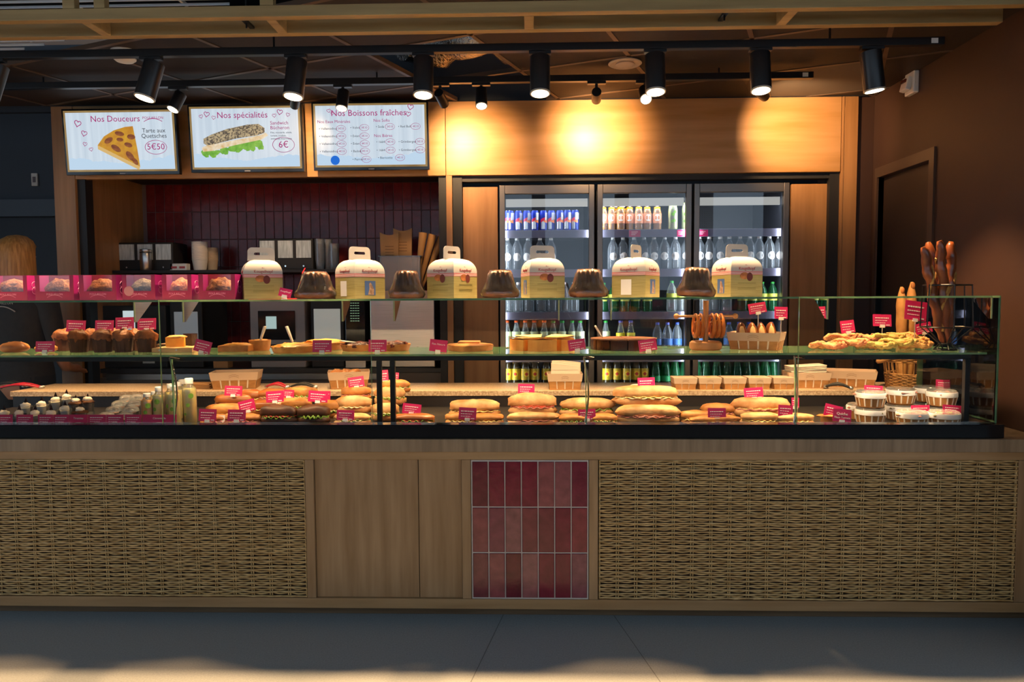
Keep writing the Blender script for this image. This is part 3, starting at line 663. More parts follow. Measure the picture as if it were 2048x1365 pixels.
CLEAR = glass('pet_clear', (.90, .93, .95), 1.4, .05, haze=.10, hazec=(.7, .75, .8))
GREENP = glass('pet_green', (.12, .5, .25), 1.4, .05, haze=.15, hazec=(.05, .3, .12))
ORJ = mat('orange_juice', S('e8940c'), .25, c2=S('f0a818'), scale=5); LEM = mat('lemon_juice', S('dfe29a'), .25); YEL = mat('yellow_juice', S('efe03a'), .25)
TEA = mat('iced_tea', S('7a3a0c'), .2); CAPW = mat('cap_white', (.8, .8, .78), .4); CAPO = mat('cap_orange', S('e0581c'), .4); CAPG = mat('cap_green', S('2f9e3c'), .4); CAPB = mat('cap_blue', S('4560c8'), .4)
# energy drink cans
can = thing('drink_can', 'slim blue and silver energy drink can on the top fridge shelf', 'can', group='energy drink cans in a row')
MB().lathe([(.022, 0), (.0255, .006), (.0265, .012), (.0265, .118), (.0225, .128), (.0225, .1325)], 20).build('body', mat('can_blue', S('2236a0'), .25, .5), can, smooth=50)
MB().lathe([(.0222, .1326), (.0222, .1335), (.0195, .1335), (.0195, .131)], 20).build('lid', CHR, can, smooth=40)
def patch(t, a0, a1, pts0, r, m, name):                      # curved decal on a cylinder: angles from the front, z lower/upper lists
    n = 8; mb = MB(); vs = []
    for i in range(n + 1):
        u = i / n; a = -math.pi / 2 + a0 + (a1 - a0) * u
        zl = pts0[0] + (pts0[2] - pts0[0]) * u; zu = pts0[1] + (pts0[3] - pts0[1]) * u
        vs += [(r * math.cos(a), r * math.sin(a), zl), (r * math.cos(a), r * math.sin(a), zu)]
    mb.add(vs, [(2 * i, 2 * i + 2, 2 * i + 3, 2 * i + 1) for i in range(n)]); return mb.build(name, m, t)
CANS = mat('can_silver', (.75, .76, .78), .25, .6)
patch(can, -.9, .15, (.012, .062, .012, .088), .0267, CANS, 'silver_field'); patch(can, .15, 1.3, (.07, .118, .075, .118), .0267, CANS, 'silver_field')
patch(can, -1.0, .1, (.055, .075, .068, .088), .0269, mat('can_red', S('c41c3c'), .3), 'red_emblem'); patch(can, -.2, .9, (.058, .066, .05, .072), .0270, mat('can_orange', S('e8803c'), .3), 'sun_emblem')
rowput(can, [1014, 1021, 1037, 1054, 1070, 1087, 1103, 1120, 1135, 1150], YB, ZSH[4])
# orange bottles
def round_label(t, r, z, rad, m, name='round_label'):
    n = 14; mb = MB(); vs = [(0, -r, z)]
    for i in range(n):
        a = 2 * math.pi * i / n; x = rad * math.cos(a); th = -math.pi / 2 + x / r; vs.append((r * math.cos(th), r * math.sin(th), z + rad * math.sin(a)))
    mb.add(vs, [(0, 1 + i, 1 + (i + 1) % n) for i in range(n)]); return mb.build(name, m, t)
PCH = mat('peach_label', S('e89a70'), .5)
b = bottle('juice_bottle', 'orange juice bottle with white cap and round white label on the top fridge shelf', 'bottle', 'orange bottles in a row', pet(.029, .172), CLEAR, CAPW, .160, .014, .012, .0293, (.045, .108), PCH, (ORJ, .150), lambda t: round_label(t, .0296, .08, .022, WHITE))
rowput(b, [1206, 1223, 1241, 1259, 1277, 1294, 1314], YB, ZSH[4]); rowput(b, [1231, 1247], YB + .07, ZSH[4])
def leafdec(t, r, z0):
    for (a, z, s) in ((-.2, .10, .012), (.25, .115, .010), (.1, .06, .012), (-.35, .055, .009)): 
        th = -math.pi / 2 + a; round_label(t, r, z0 + z, s, mat('leaf_print', S('5a8a1c'), .5), 'leaf_print').rotation_euler = (0, 0, a)
b = bottle('lemonade_bottle', 'tall pale lemon drink bottle with white cap on the top fridge shelf', 'bottle', 'lemon bottles in the middle fridge', pet(.032, .205), CLEAR, CAPW, .190, .018, .014, None, None, None, (mat('pale_lemon', S('e2e48c'), .3), .185), lambda t: leafdec(t, .0325, 0))
rowput(b, [1345, 1372], YB, ZSH[4])
# clear water bottles
def wl(t): round_label(t, .0372, .085, .026, WHITE)
b = bottle('water_bottle', 'clear water bottle with round white label on the second fridge shelf', 'bottle', 'water bottles in the fridges', pet(.036, .208), CLEAR, CAPW, .195, .015, .013, None, None, None, None, wl)
rowput(b, [1015, 1034, 1056, 1080, 1102, 1226, 1246, 1268, 1288, 1308, 1329, 1351, 1372, 1399, 1418, 1440, 1458, 1480, 1499, 1518, 1538, 1558], YB, ZSH[3])
# third shelf: clear and green capped
b = bottle('water_bottle', 'plain clear bottle with green cap on the third fridge shelf', 'bottle', 'green capped bottles on the third shelf', pet(.034, .20), CLEAR, CAPG, .187, .015, .013, .0345, (.08, .12), mat('yellow_green_label', S('b5b84a'), .5))
rowput(b, [1344, 1365, 1410, 1432, 1454], YB, ZSH[2])
b = bottle('soda_bottle', 'dark green soda bottle on the third fridge shelf', 'bottle', 'green bottles on the third shelf', pet(.032, .19), GREENP, CAPG, .178, .014, .012, .0325, (.07, .115), mat('yellow_green_label', S('b5b84a'), .5))
rowput(b, [1208, 1228, 1250, 1272, 1295, 1486, 1506, 1526, 1546, 1562], YB + .02, ZSH[2])
b = bottle('water_bottle', 'plain clear bottle without label on the third fridge shelf', 'bottle', 'clear bottles on the third shelf', pet(.034, .195), CLEAR, CAPW, .182, .015, .013)
rowput(b, [1016, 1036, 1058, 1082, 1104, 1128, 1148], YB, ZSH[2])
# fourth shelf lemonades
def cone(r, h): return [(r * .9, 0), (r, .006), (r, h * .38), (r * .9, h * .5), (r * .5, h * .78), (r * .36, h * .88), (r * .36, h * .95)]
b = bottle('lemonade_bottle', 'cloudy lemonade bottle with orange cap on the fourth fridge shelf', 'bottle', 'orange capped lemonades', cone(.036, .225), CLEAR, CAPO, .210, .014, .0145, None, None, None, (mat('cloudy_lemonade', S('c9cfa0'), .4), .15))
rowput(b, [1013, 1032, 1050, 1068, 1088], YB, ZSH[1])
b = bottle('lemonade_bottle', 'cloudy lemonade bottle with green cap on the fourth fridge shelf', 'bottle', 'green capped lemonades', cone(.036, .222), CLEAR, CAPG, .207, .014, .0145, None, None, None, (mat('cloudy_lemonade', S('c9cfa0'), .4), .15))
rowput(b, [1106, 1124, 1144, 1160, 1212], YB, ZSH[1])
b = bottle('lemonade_bottle', 'bright yellow lemonade bottle with blue cap on the fourth fridge shelf', 'bottle', 'yellow lemonades', cone(.036, .222), CLEAR, CAPB, .207, .014, .0145, None, None, None, (YEL, .14))
rowput(b, [1242, 1262], YB, ZSH[1])
b = bottle('water_bottle', 'blue capped flavoured water bottle on the fourth fridge shelf', 'bottle', 'blue capped bottles', pet(.033, .205), CLEAR, CAPB, .192, .015, .013, .0335, (.06, .10), mat('blue_label', S('3a68a8'), .5))
rowput(b, [1316, 1336, 1356, 1403, 1460, 1480, 1500, 1522, 1545], YB, ZSH[1])
# fifth shelf: iced tea and green soda
def tl(t): round_label(t, .0325, .10, .020, mat('tea_yellow', S('f0b820'), .5)); round_label(t, .0327, .10, .010, mat('tea_red', S('c8321c'), .5), 'red_badge')
b = bottle('iced_tea_bottle', 'iced tea bottle with orange cap and yellow fruit label on the lowest fridge shelf', 'bottle', 'iced tea bottles', pet(.031, .222), mat('tea_bottle', S('30240c'), .15), CAPO, .207, .015, .0145, .0318, (.06, .135), mat('tea_green', S('7a8a1c'), .5, c2=S('e0a81c'), scale=30), None, tl)
rowput(b, [1015, 1031, 1050, 1069, 1092, 1112, 1132, 1152, 1203, 1215, 1235, 1255, 1274, 1290], YB, ZSH[0])
b = bottle('soda_bottle', 'green lemon-lime soda bottle on the lowest fridge shelf', 'bottle', 'lemon-lime soda bottles', cone(.034, .24), GREENP, CAPG, .225, .014, .0145, .0346, (.05, .085), mat('sprite_label', S('138a4c'), .5))
rowput(b, [1313, 1333, 1352, 1370, 1397, 1414, 1436, 1457, 1477, 1496, 1515, 1534, 1552, 1566], YB, ZSH[0])

# ============================================================ COFFEE NICHE
xa, xb = nl + .005, xs['d0'] - .055; YC = 4.74; ZC2 = .92
bc = thing('back_counter', 'low service counter with steel fronts in the coffee niche', 'counter', ((xa + xb) / 2, YC, 0)); hw = (xb - xa) / 2
MB().b2(-hw, hw, .02, .59, .0, ZC2 - .03).build('carcass', mat('taupe_front', S('5e5048'), .5), bc)
MB().b2(-hw, hw, 0, .6, ZC2 - .03, ZC2).build('worktop', mat('dark_worktop', (.03, .027, .027), .4), bc, bevel=.002)
for a, b, z0, z1, nm in ((X(185, YC), X(340, YC), .56, .86, 'drawer_front'), (X(342, YC), X(525, YC), .5, .82, 'drawer_front'), (X(527, YC), X(688, YC), .5, .82, 'drawer_front')):
    c = bc.location.x; MB().b2(a - c, b - c, .005, .019, z0, z1).build(nm, mat('taupe_drawer', S('6a5c54'), .5), bc, bevel=.002)
MB().b2(-hw + .04, X(760, YC) - bc.location.x, -.004, .018, .845, .885).build('steel_rail', STEEL, bc, bevel=.002)
ovx = (X(692, YC) + X(872, YC)) / 2; ow = (X(872, YC) - X(692, YC)) / 2
ov = thing('built_in_oven', 'black built-in oven with green clock under the coffee counter', 'oven', (ovx, YC - .03, .45))
MB().b2(-ow, ow, .0, .028, 0, .33).build('frame', STEEL, ov, bevel=.003)
MB().b2(-ow + .03, ow - .03, -.004, 0, .20, .31).build('control_panel', DARKGLOSS, ov); MB().b2(-ow + .03, ow - .03, -.004, 0, .01, .185).build('door', DARKGLOSS, ov)
text('CARAT', .022, mat('grey_mark', (.3, .3, .3), .4), ov, (-ow + .16, -.0045, .27)); MB().b2(.0, .012, -.006, -.004, .26, .275).build('clock_light', emis('green_led', (.3, 1, .1), 1.2), ov)
MB().tube([(-ow + .05, -.02, .16), (ow - .05, -.02, .16)], .007).build('handle', STEEL, ov)
def box_thing(name, label, cat, px0, px1, py0, py1, Y, dep, m, zb=None, bev=.006):
    a, b = X(px0, Y, (py0 + py1) / 2), X(px1, Y, (py0 + py1) / 2); z1 = Z(py0, Y, (px0 + px1) / 2); z0 = zb if zb is not None else Z(py1, Y, (px0 + px1) / 2)
    t = thing(name, label, cat, ((a + b) / 2, Y, z0)); MB().b2(-(b - a)/2, (b - a)/2, 0, dep, 0, z1 - z0).build('body', m, t, bevel=bev); return t, (b - a) / 2, z1 - z0
YM = 4.80
# espresso machine
t, h, H_ = box_thing('espresso_machine', 'grey automatic coffee machine with small lit display and red light strip', 'coffee machine', 500, 610, 597, 690, YM, .45, mat('grey_machine', S('8f8a8c'), .4), ZC2 + .001)
MB().b2(-.13, .12, -.006, 0, H_ * .4, H_ * .82).build('black_front', DARKGLOSS, t, bevel=.02); MB().b2(-.075, -.005, -.009, -.006, H_ * .56, H_ * .74).build('display', emis('machine_display', (.55, .72, .7), .7), t)
MB().b2(-.05, .05, -.07, 0, H_ * .22, H_ * .34).build('spout', DARKGLOSS, t, bevel=.006)
MB().tube([(-h - .004, -.004, H_ - .004), (h - .06, -.004, H_ - .004), (h - .012, -.004, H_ + .015), (h - .008, -.004, H_ + .17), (h + .01, -.004, H_ + .2)], .004, 6).build('red_light_strip', emis('red_strip', (1, .04, .03), 1.6), t)
m = MB().b2(-h * .95, h * .9, .03, .4, H_ + .002, H_ + .022); m.build('cup_tray', MATTE, t)
MB().b2(-.11, .0, .035, .105, H_ + .0225, H_ + .135).build('black_tower', DARKGLOSS, t, bevel=.004)
hz = Z(532, YM, 560)
def hopper(px0, px1, py0, py1, Y, label):
    t, h, H_ = box_thing('bean_grinder', label, 'grinder', px0, px1, py0, py1, Y, .22, MATTE, None, .008)
    n = 3; w_ = 2 * h / n
    for k in range(n):
        MB().b2(-h + k * w_ + .012, -h + (k + 1) * w_ - .012, -.006, -.001, H_ * .38, H_ * .93).build('clear_window', mat('frosted_hopper', (.55, .62, .64), .25, c2=(.3, .34, .36), scale=9, stretch=(8, 1, 1)), t)
        MB().lathe([(.006, 0), (.006, .012)], 10, (-h + (k + .5) * w_, -.001, H_ * .12), rot=Matrix.Rotation(R(90), 3, 'X')).build('button', CHR, t)
    return t
sh = thing('machine_shelf', 'black shelf carrying bean grinders and cups along the tiled wall', 'shelf', ((xa + X(745, 5.0)) / 2, 4.92, Z(541, 4.98, 400) - .02)); w2 = (X(745, 5.0) - xa) / 2
MB().b2(-w2, w2, 0, .42, 0, .02).build('board', MATTE, sh); 
for s in (-.95, 0, .95): MB().prism([(.30, 0), (.42, 0), (.42, -.10)], s * w2 - .01, s * w2 + .01, 'x').build('bracket', MATTE, sh)
zs = sh.location.z + .0205
hopper(236, 346, 484, 541, 5.02, 'black bean grinder with pale windows beside steel shaker').location.z = zs
hopper(517, 626, 478, 541, 5.02, 'black bean grinder with pale windows beside stacked glasses').location.z = zs
x = X(292, 4.975, 515); t = thing('steel_shaker', 'brushed steel shaker standing in front of grinder', 'shaker', (x, 4.972, zs)); MB().lathe([(.036, 0), (.038, .003), (.038, .12), (.036, .125), (.038, .13), (.038, .142), (.034, .146)], 24).build('body', STEEL, t, smooth=40); MB().lathe([(.0385, .121), (.0385, .126)], 24).build('band', MATTE, t)
cupm = mat('paper_cup_white', (.72, .66, .6), .6)
def cupstack(px, n, r, label, m_, dz=.0095, Y=5.1):
    t = thing('cup_stack', label, 'cups', (X(px, Y, 520), Y, zs))
    for k in range(n): MB().lathe([(r * .78, k * dz), (r, k * dz + .075), (r * 1.05, k * dz + .077), (r * 1.05, k * dz + .081), (r * .97, k * dz + .081), (r * .76, k * dz + .004)], 20).build('cup', m_, t, smooth=40)
cupstack(400, 14, .052, 'tall stack of white paper cups beside short stack', cupm); cupstack(424, 10, .042, 'shorter stack of cream paper cups', mat('paper_cup_cream', (.5, .38, .25), .6), Y=5.17)
for px in (356, 372): 
    t = thing('sugar_bag', 'small white sugar packet box on the shelf by the cups', 'box', (X(px, 5.05), 5.05, zs), group='white sugar boxes'); MB().b2(-.03, .03, -.03, .03, 0, .05).build('carton', WHITE, t, bevel=.004); MB().b2(-.02, .02, -.0305, -.03, .015, .03).build('print', mat('pink_print', S('b04a50'), .6), t)
for px, n in ((640, 9), (655, 9), (668, 7)):
    t = thing('glass_stack', 'tall stack of clear plastic tumblers by the brown paper bags', 'tumblers', (X(px, 5.06 + .04 * (px % 2), 510), 5.06 + .05 * (px % 2), zs), group='stacks of clear tumblers')
    for k in range(n): MB().lathe([(.026, k * .017), (.036, k * .017 + .08), (.034, k * .017 + .08), (.024, k * .017 + .004)], 16).build('tumbler', CLEAR, t, smooth=40)
# tub with bags
Yb = 5.0; t = thing('clear_tub', 'clear plastic tub on the coffee counter', 'tub', (X(800, Yb, 530), Yb, Z(582, Yb, 800)))
MB().b2(-.14, .14, 0, .2, 0, .004).b2(-.14, .14, 0, .004, 0, .24).b2(-.14, .14, .196, .2, 0, .24).b2(-.14, -.136, 0, .2, 0, .24).b2(.136, .14, 0, .2, 0, .24).build('body', glass('tub_plastic', (.9, .9, .9), 1.4, .15, haze=.35, hazec=(.6, .52, .48)), t)
MB().b2(-.15, .15, -.01, .21, .235, .242).build('rim', CLEAR, t); tz = t.location.z
KR = mat('kraft_paper', S('a87c4c'), .7)
for dx, hh, lab in ((-.09, .40, 'left'), (.0, .43, 'right')):
    b = thing('paper_bag', 'shorter flat brown bag in the clear tub' if dx < 0 else 'taller flat brown bag in the clear tub beside cones', 'bag', (t.location.x + dx + .01, Yb + .06 + dx * .2, tz + .006), group='flat kraft bags in the tub'); n = 8
    MB().prism([(-.055, 0), (.055, 0), (.066, hh)] + [(.066 - .132 * k / n, hh - .02 * math.sin(math.pi * k / n)) for k in range(1, n)] + [(-.066, hh)], 0, .012).build('bag', KR, b)
    m = MB(); [m.b2(-.03, .03, -.0006, 0, hh - .10 - .02 * k, hh - .096 - .02 * k) for k in range(4)]; m.build('print_lines', mat('brown_print', S('6a4420'), .7), b)['kind'] = 'stuff'
for k in range(3):
    b = thing('paper_cone', ['most upright rolled brown paper cone beside the flat bags', 'middle rolled brown paper cone of the three', 'rolled brown paper cone leaning furthest from the flat bags'][k], 'cone', (t.location.x + .10 + k * .012, Yb + .05 + .045 * k, tz + .006), rot=(0, R(8 + 7 * k), 0), group='rolled kraft cones'); MB().lathe([(.006, 0), (.03, .40), (.028, .40), (.005, .01)], 14).build('cone', KR, b, smooth=40)
ts_ = thing('steel_cabinet', 'stainless steel heated cabinet at the end of the coffee counter', 'appliance', (X(805, 4.78), 4.78, ZC2 + .001)); hh = Z(598, 4.78, 805) - ZC2
MB().b2(-.215, .215, 0, .42, 0, hh).build('body', STEEL, ts_, bevel=.006); MB().tube([(.03, -.003, hh * .22), (.10, -.003, hh * .3), (.16, -.003, hh * .22), (.10, -.003, hh * .14)], .002, 5, closed=True).build('oval_badge', CHR, ts_); text('UNOX', .028, CHR, ts_, (.095, -.003, hh * .22))
MB().lathe([(.14, 0), (.14, .0)], 4)
tz0 = Z(582, Yb, 800); MB().b2(-.2, .2, .12, .41, hh + .0, tz0 - ts_.location.z - .001).build('upper_deck', mat('warm_steel', S('b08a70'), .4, .6), ts_)
t, h, H_ = box_thing('water_dispenser', 'black tall dispenser with lit keypad beside steel cabinet', 'dispenser', 690, 730, 592, 695, YM, .4, DARKGLOSS, ZC2 + .001)
m = MB()
for i in range(4):
    for j in range(9): m.b2(-.03 + i * .016, -.019 + i * .016, -.003, 0, H_ * .93 - j * .017, H_ * .93 - j * .017 + .004)
m.build('keypad_light', emis('keypad_green', (.55, .8, .5), .5), t)['kind'] = 'stuff'
MB().b2(-h, h, -.002, .0, 0, H_ * .35).build('steel_plinth', STEEL, t)
t, h, H_ = box_thing('milk_cooler', 'black milk cooler with pale glowing front panel beside dispenser', 'cooler', 622, 687, 600, 690, YM, .4, MATTE, ZC2 + .001)
MB().b2(-h + .02, h - .02, -.006, 0, .05, H_ - .06).build('lit_front', mat('frosted_front', (.62, .66, .62), .3, emit=.25), t, bevel=.006); MB().b2(-.03, .03, -.02, -.006, .06, .075).build('pull', STEEL, t)
t, h, H_ = box_thing('milk_cooler', 'black milk cooler with pale panel beside cutlery pot', 'cooler', 340, 405, 600, 690, YM, .4, MATTE, ZC2 + .001)
MB().b2(-h + .03, h - .03, -.006, 0, .05, H_ - .08).build('lit_front', mat('frosted_front2', (.45, .52, .58), .3, emit=.15), t, bevel=.006)
t, h, H_ = box_thing('till_terminal', 'black till terminal with small bright screen', 'till', 165, 332, 612, 690, YM, .35, MATTE, ZC2 + .001)
MB().b2(-.01 + .01, .075, -.012, 0, H_ * .62, H_ * .92).build('screen', emis('till_screen', (.75, .85, .9), .8), t); MB().b2(.12, .2, -.004, 0, .03, H_ * .8).build('white_side', mat('pale_blue_panel', (.45, .52, .58), .4), t)
tb_ = thing('counter_box', 'low wooden box behind the tart tray', 'box', (X(366, 4.7, 675), 4.62, ZC2 - .02))
tb_.location = (X(440, 4.76, 690), 4.76, ZC2 + .001); MB().b2(-.05, .05, 0, .08, 0, .1).build('body', KR, tb_, bevel=.003); MB().b2(-.04, .04, .01, .07, .1, .11).build('lid', MATTE, tb_); tb_['label'] = 'small kraft box on the coffee counter beside the milk cooler'

# ============================================================ PERSON
SKIN = mat('skin', S('c98d6e'), .5, sss=.1); SHIRT = mat('brown_black_shirt', (.020, .015, .013), .8, c2=(.030, .022, .018), scale=30, bump=.2); HAIR = mat('blonde_hair', S('c08d50'), .45, c2=S('8a5c2c'), scale=6, stretch=(14, 14, .8), detail=6, bump=.5)
YP = 4.22; pxh = X(24, YP, 540); pr_ = thing('person', 'person with long blonde hair in dark top, standing with back turned behind counter', 'person', (pxh + .04, YP, 0), rz=R(-8))
def sec(cx, cy, z, rx, ry, n=20): return [Vector((cx + rx * math.cos(2 * math.pi * i / n), cy + ry * math.sin(2 * math.pi * i / n), z)) for i in range(n)]
def limb(m, pts, rs, n=12): m.tube(pts, rs, n)
m = MB()     # body: one continuous figure; neck, head, trunk, arms, legs
m.rings([sec(0, 0, z, rx, ry) for z, rx, ry in ((.80, .10, .09), (.86, .155, .115), (.95, .165, .12), (1.08, .135, .10), (1.20, .145, .105), (1.32, .165, .105), (1.40, .15, .085), (1.435, .085, .065), (1.46, .054, .056), (1.50, .05, .054), (1.53, .052, .06), (1.55, .060, .076), (1.60, .070, .090), (1.65, .075, .096), (1.70, .070, .090), (1.735, .045, .06), (1.748, .012, .016))])
for s in (-1, 1):
    limb(m, [(s * .13, 0, 1.385), (s * .185, 0, 1.36), (s * .215, -.0, 1.22), (s * .225, .02, 1.08), (s * .20, .10, .98), (s * .16, .20, .96)], [.05, .05, .044, .038, .032, .024])
    limb(m, [(s * .16, .20, .96), (s * .145, .245, .955), (s * .14, .275, .945)], [.024, .028, .02])
    for f in range(4): limb(m, [(s * (.125 + .011 * f), .27, .947), (s * (.122 + .011 * f), .305 + .004 * (f % 2), .938), (s * (.12 + .011 * f), .325, .92)], [.0085, .008, .006], 6)
    limb(m, [(s * .128, .24, .95), (s * .108, .265, .945), (s * .102, .285, .937)], [.010, .009, .007], 6)
    limb(m, [(s * .085, 0, .86), (s * .09, 0, .70), (s * .09, .01, .48), (s * .09, -.01, .28), (s * .09, -.015, .08), (s * .09, -.01, .03)], [.085, .08, .056, .05, .036, .04])
    limb(m, [(s * .09, -.045, .035), (s * .09, .05, .035), (s * .095, .15, .025)], [.035, .04, .024])
m.lump((0, .098, 1.615), (.012, .016, .018), 1, 0, nu=10, nv=6)
for s in (-1, 1): m.lump((s * .078, 0, 1.625), (.010, .02, .03), 2, 0, nu=8, nv=6)
m.build('body', SKIN, pr_, smooth=70)
for s in (-1, 1): MB().lump((s * .03, .085, 1.64), (.012, .008, .008), 1, 0, nu=10, nv=6).build('eye', mat('eye_white', (.7, .68, .65), .3), pr_, smooth=60)
MB().box((0, .094, 1.575), (.042, .006, .010)).build('mouth', mat('lips', S('a85a52'), .5), pr_, bevel=.003)
m = MB()
m.rings([sec(0, 0, z, rx + .012, ry + .014, 28) for z, rx, ry in ((.90, .168, .12), (.95, .168, .122), (1.08, .148, .108), (1.20, .155, .112), (1.32, .172, .112), (1.395, .158, .092), (1.43, .10, .075), (1.45, .062, .062))], cap=False)
for s in (-1, 1): m.tube([(s * .12, 0, 1.385), (s * .185, 0, 1.365), (s * .216, 0, 1.22), (s * .222, .01, 1.14)], [.062, .063, .056, .05], 14)
m.build('shirt', SHIRT, pr_, smooth=70)
m = MB(); n = 10
pts = [(.09 * (2 * i / n - 1), -.1325, 1.315 + .03 * (1 - (2 * i / n - 1) ** 2)) for i in range(n + 1)]
m.tube(pts, .0035, 5); m.build('back_print', mat('shirt_print', (.5, .42, .36), .7), pr_); text('POULAILLON', .026, mat('shirt_print', (.5, .42, .36), .7), pr_, (0, -.1315, 1.365))
m = MB()
for s in (-1, 1): m.tube([(s * .075, 0, .93), (s * .088, 0, .70), (s * .09, .01, .48), (s * .09, -.01, .28), (s * .09, -.015, .07)], [.108, .098, .074, .066, .06], 14)
m.build('trousers', mat('black_trousers', (.012, .012, .014), .8), pr_, smooth=70)
m = MB()
for s in (-1, 1): m.tube([(s * .09, -.06, .036), (s * .09, .05, .038), (s * .096, .16, .03)], [.036, .045, .03], 12)
m.build('shoes', MATTE, pr_, smooth=60)
m = MB(); rings = []; N_ = 48; q = random.Random(3); gr = [q.uniform(.965, 1.035) for _ in range(N_)]
for z, rx, ry, cy in ((1.765, .012, .012, 0), (1.758, .045, .05, 0), (1.735, .075, .083, -.004), (1.70, .092, .104, -.008), (1.65, .099, .112, -.012), (1.58, .104, .112, -.016), (1.50, .112, .105, -.022), (1.42, .120, .092, -.034), (1.385, .108, .072, -.05), (1.365, .06, .03, -.06)):
    ring_ = []
    for i in range(N_):
        a = 2 * math.pi * i / N_; f = gr[i] if z < 1.74 else 1
        yy = cy + ry * math.sin(a) * f
        if z < 1.68 and yy > .03: yy = .03 + (yy - .03) * .15
        ring_.append(Vector((rx * math.cos(a) * f, yy, z)))
    rings.append(ring_)
m.rings(rings[::-1]); m.build('hair', HAIR, pr_, smooth=50)
# ============================================================ SIGNS
def sign(label, px0, py0, px1, py1, Y, base, roll=0, words=None, lean=8, group=None, stem=True, lines=3):
    pm = (px0 + px1) / 2; a, b = X(px0, Y, py1), X(px1, Y, py1); zt2, zb2 = Z(py0, Y, pm), Z(py1, Y, pm); w_, h_ = b - a, zt2 - zb2
    t = thing('price_card', label, 'price card', ((a + b) / 2, Y, base), group=group); z0 = max(zb2 - base, .004)
    rt = (R(-lean), R(roll), 0)
    MB().b2(-w_/2, w_/2, -.001, .001, 0, h_).build('card', PINK, t, (0, 0, z0), rt)
    MB().b2(-.011, .011, -.004, .004, -.006, .008).build('clip', WHITE, t, (0, 0, z0), rt)
    if z0 > .012: MB().tube([(0, 0, z0 - .004), (0, 0, .0005)], .002, 6).build('stem', WHITE, t)
    else: MB().b2(-.011, .011, -.008, .008, 0, .003).build('foot', WHITE, t)
    if words:
        for i, s in enumerate(words): 
            o = text(s, min(h_ * .30, w_ / max(len(s), 1) * 1.75), INK, t, (0, 0, z0), rt); o.location = Vector((0, 0, z0)) + (Matrix.Rotation(R(roll), 3, 'Y') @ Matrix.Rotation(R(-lean), 3, 'X')) @ Vector((0, -.0016, h_ * (.62 - .3 * i))); o.rotation_euler = (R(90 - lean), R(roll), 0)
    else:
        m = MB(); q = random.Random(int(px0 * 7 + py0))
        for i in range(lines):
            zz = h_ * (.66 - .2 * i); x = -w_ * .38; e = w_ * (.36 - .1 * i)
            while x < e:
                l = q.uniform(.004, .010); m.b2(x, min(x + l, e), -.0016, -.001, zz, zz + h_ * (.075 if i == 0 else .045)); x += l + .0022
        m.b2(w_ * .2, w_ * .4, -.0016, -.001, h_ * .08, h_ * .14)
        m.build('print_lines', INK, t, (0, 0, z0), rt)['kind'] = 'stuff'
    return t

# ============================================================ TOP SHELF
YS = 3.2
# pink cake boxes with a loaf inside
CRIM = mat('crimson_carton', S('980f38'), .4, c2=S('8e0d42'), scale=2); PURP = mat('purple_carton', S('8d1a6a'), .4)
CRUMB = mat('crumble_cake', S('96561e'), .7, c2=S('4e2810'), scale=45, bump=.8, bscale=70)
def cake_box(p0, p1, side, label, loaf, seed, sticker=False):
    a, b = X(p0, YS, 570), X(p1, YS, 570); w_ = b - a; h_ = .113; d_ = .095
    t = thing('cake_box', label, 'box', ((a + b) / 2, YS, ZTOP + .0005)); e = .0015; hw_ = w_ / 2
    m = MB().b2(-hw_, hw_, 0, e, 0, .040).b2(-hw_, -hw_ + .02, 0, e, .040, h_).b2(hw_ - .018, hw_, 0, e, .040, h_); m.build('front_panel', CRIM, t)
    MB().b2(-hw_ + .02, hw_ - .018, .0004, .001, .040, h_ - .002).b2(-hw_ + .002, hw_ - .002, .002, d_ - .002, h_ - .001, h_).build('film_window', FILM, t)
    MB().b2(-hw_, hw_, d_ - e, d_, 0, h_).build('back_panel', CRIM, t); MB().b2(-hw_ + e, hw_ - e, e, d_ - e, 0, e).build('floor_panel', CRIM, t)
    for s in (-1, 1):
        p = MB().b2(s * hw_ - (e if s > 0 else 0), s * hw_ + (e if s < 0 else 0), e, d_ - e, 0, h_).build('side_panel', PURP, t)
        if s > 0:
            m = MB()
            for zz in (.045, .07): m.tube([(hw_ + .0006, .05 + .02 * math.sin(k * .63), zz + .016 * math.cos(k * .63)) for k in range(10)], .0012, 4, closed=True)
            m.build('heart_print', mat('lilac_print', S('c77ab0'), .5), p)
    m = MB(); arc_logo(m, 0, .012, .07, -.0006, t=.0016); m.build('arc_print', mat('pink_print_light', S('dd8aa0'), .5), t); text('POULAILLON', .0125, mat('pink_print_light', S('dd8aa0'), .5), t, (0, -.0004, .027))
    if sticker: MB().lathe([(.022, 0), (.022, .0006)], 20, rot=Matrix.Rotation(R(90), 3, 'X')).build('round_sticker', mat('dusky_sticker', S('b97a7c'), .5), t, (-hw_ + .03, -.0004, .04))
    c = MB().lump((0, 0, .038), (hw_ - .014, .036, .056), seed, .10, 3.5, 22, 12, flat=.62); o = c.build('loaf_cake', loaf, None, ((a + b) / 2, YS + .048, ZTOP + .0025), smooth=80); return t, o
lab = ['beside the gap at the blonde person', 'with lumpy crumble loaf', 'with brown crumble loaf', 'with dusky round sticker', 'with orange-topped loaf', 'next to white handled carton']
bx = [(-24, 54), (70, 147), (158, 232), (244, 310), (324, 383), (397, 470)]
lf = [CRUMB, mat('golden_crumble', S('a0642c'), .7, c2=S('5e3210'), scale=40, bump=.8, bscale=70), CRUMB, mat('dusty_loaf', S('6e5c3c'), .7, c2=S('402814'), scale=45, bump=.8, bscale=70), mat('orange_loaf', S('c0702a'), .6, c2=S('7a2c14'), scale=35, bump=.8, bscale=70), mat('golden_crumble', S('b87a3a'), .7)]
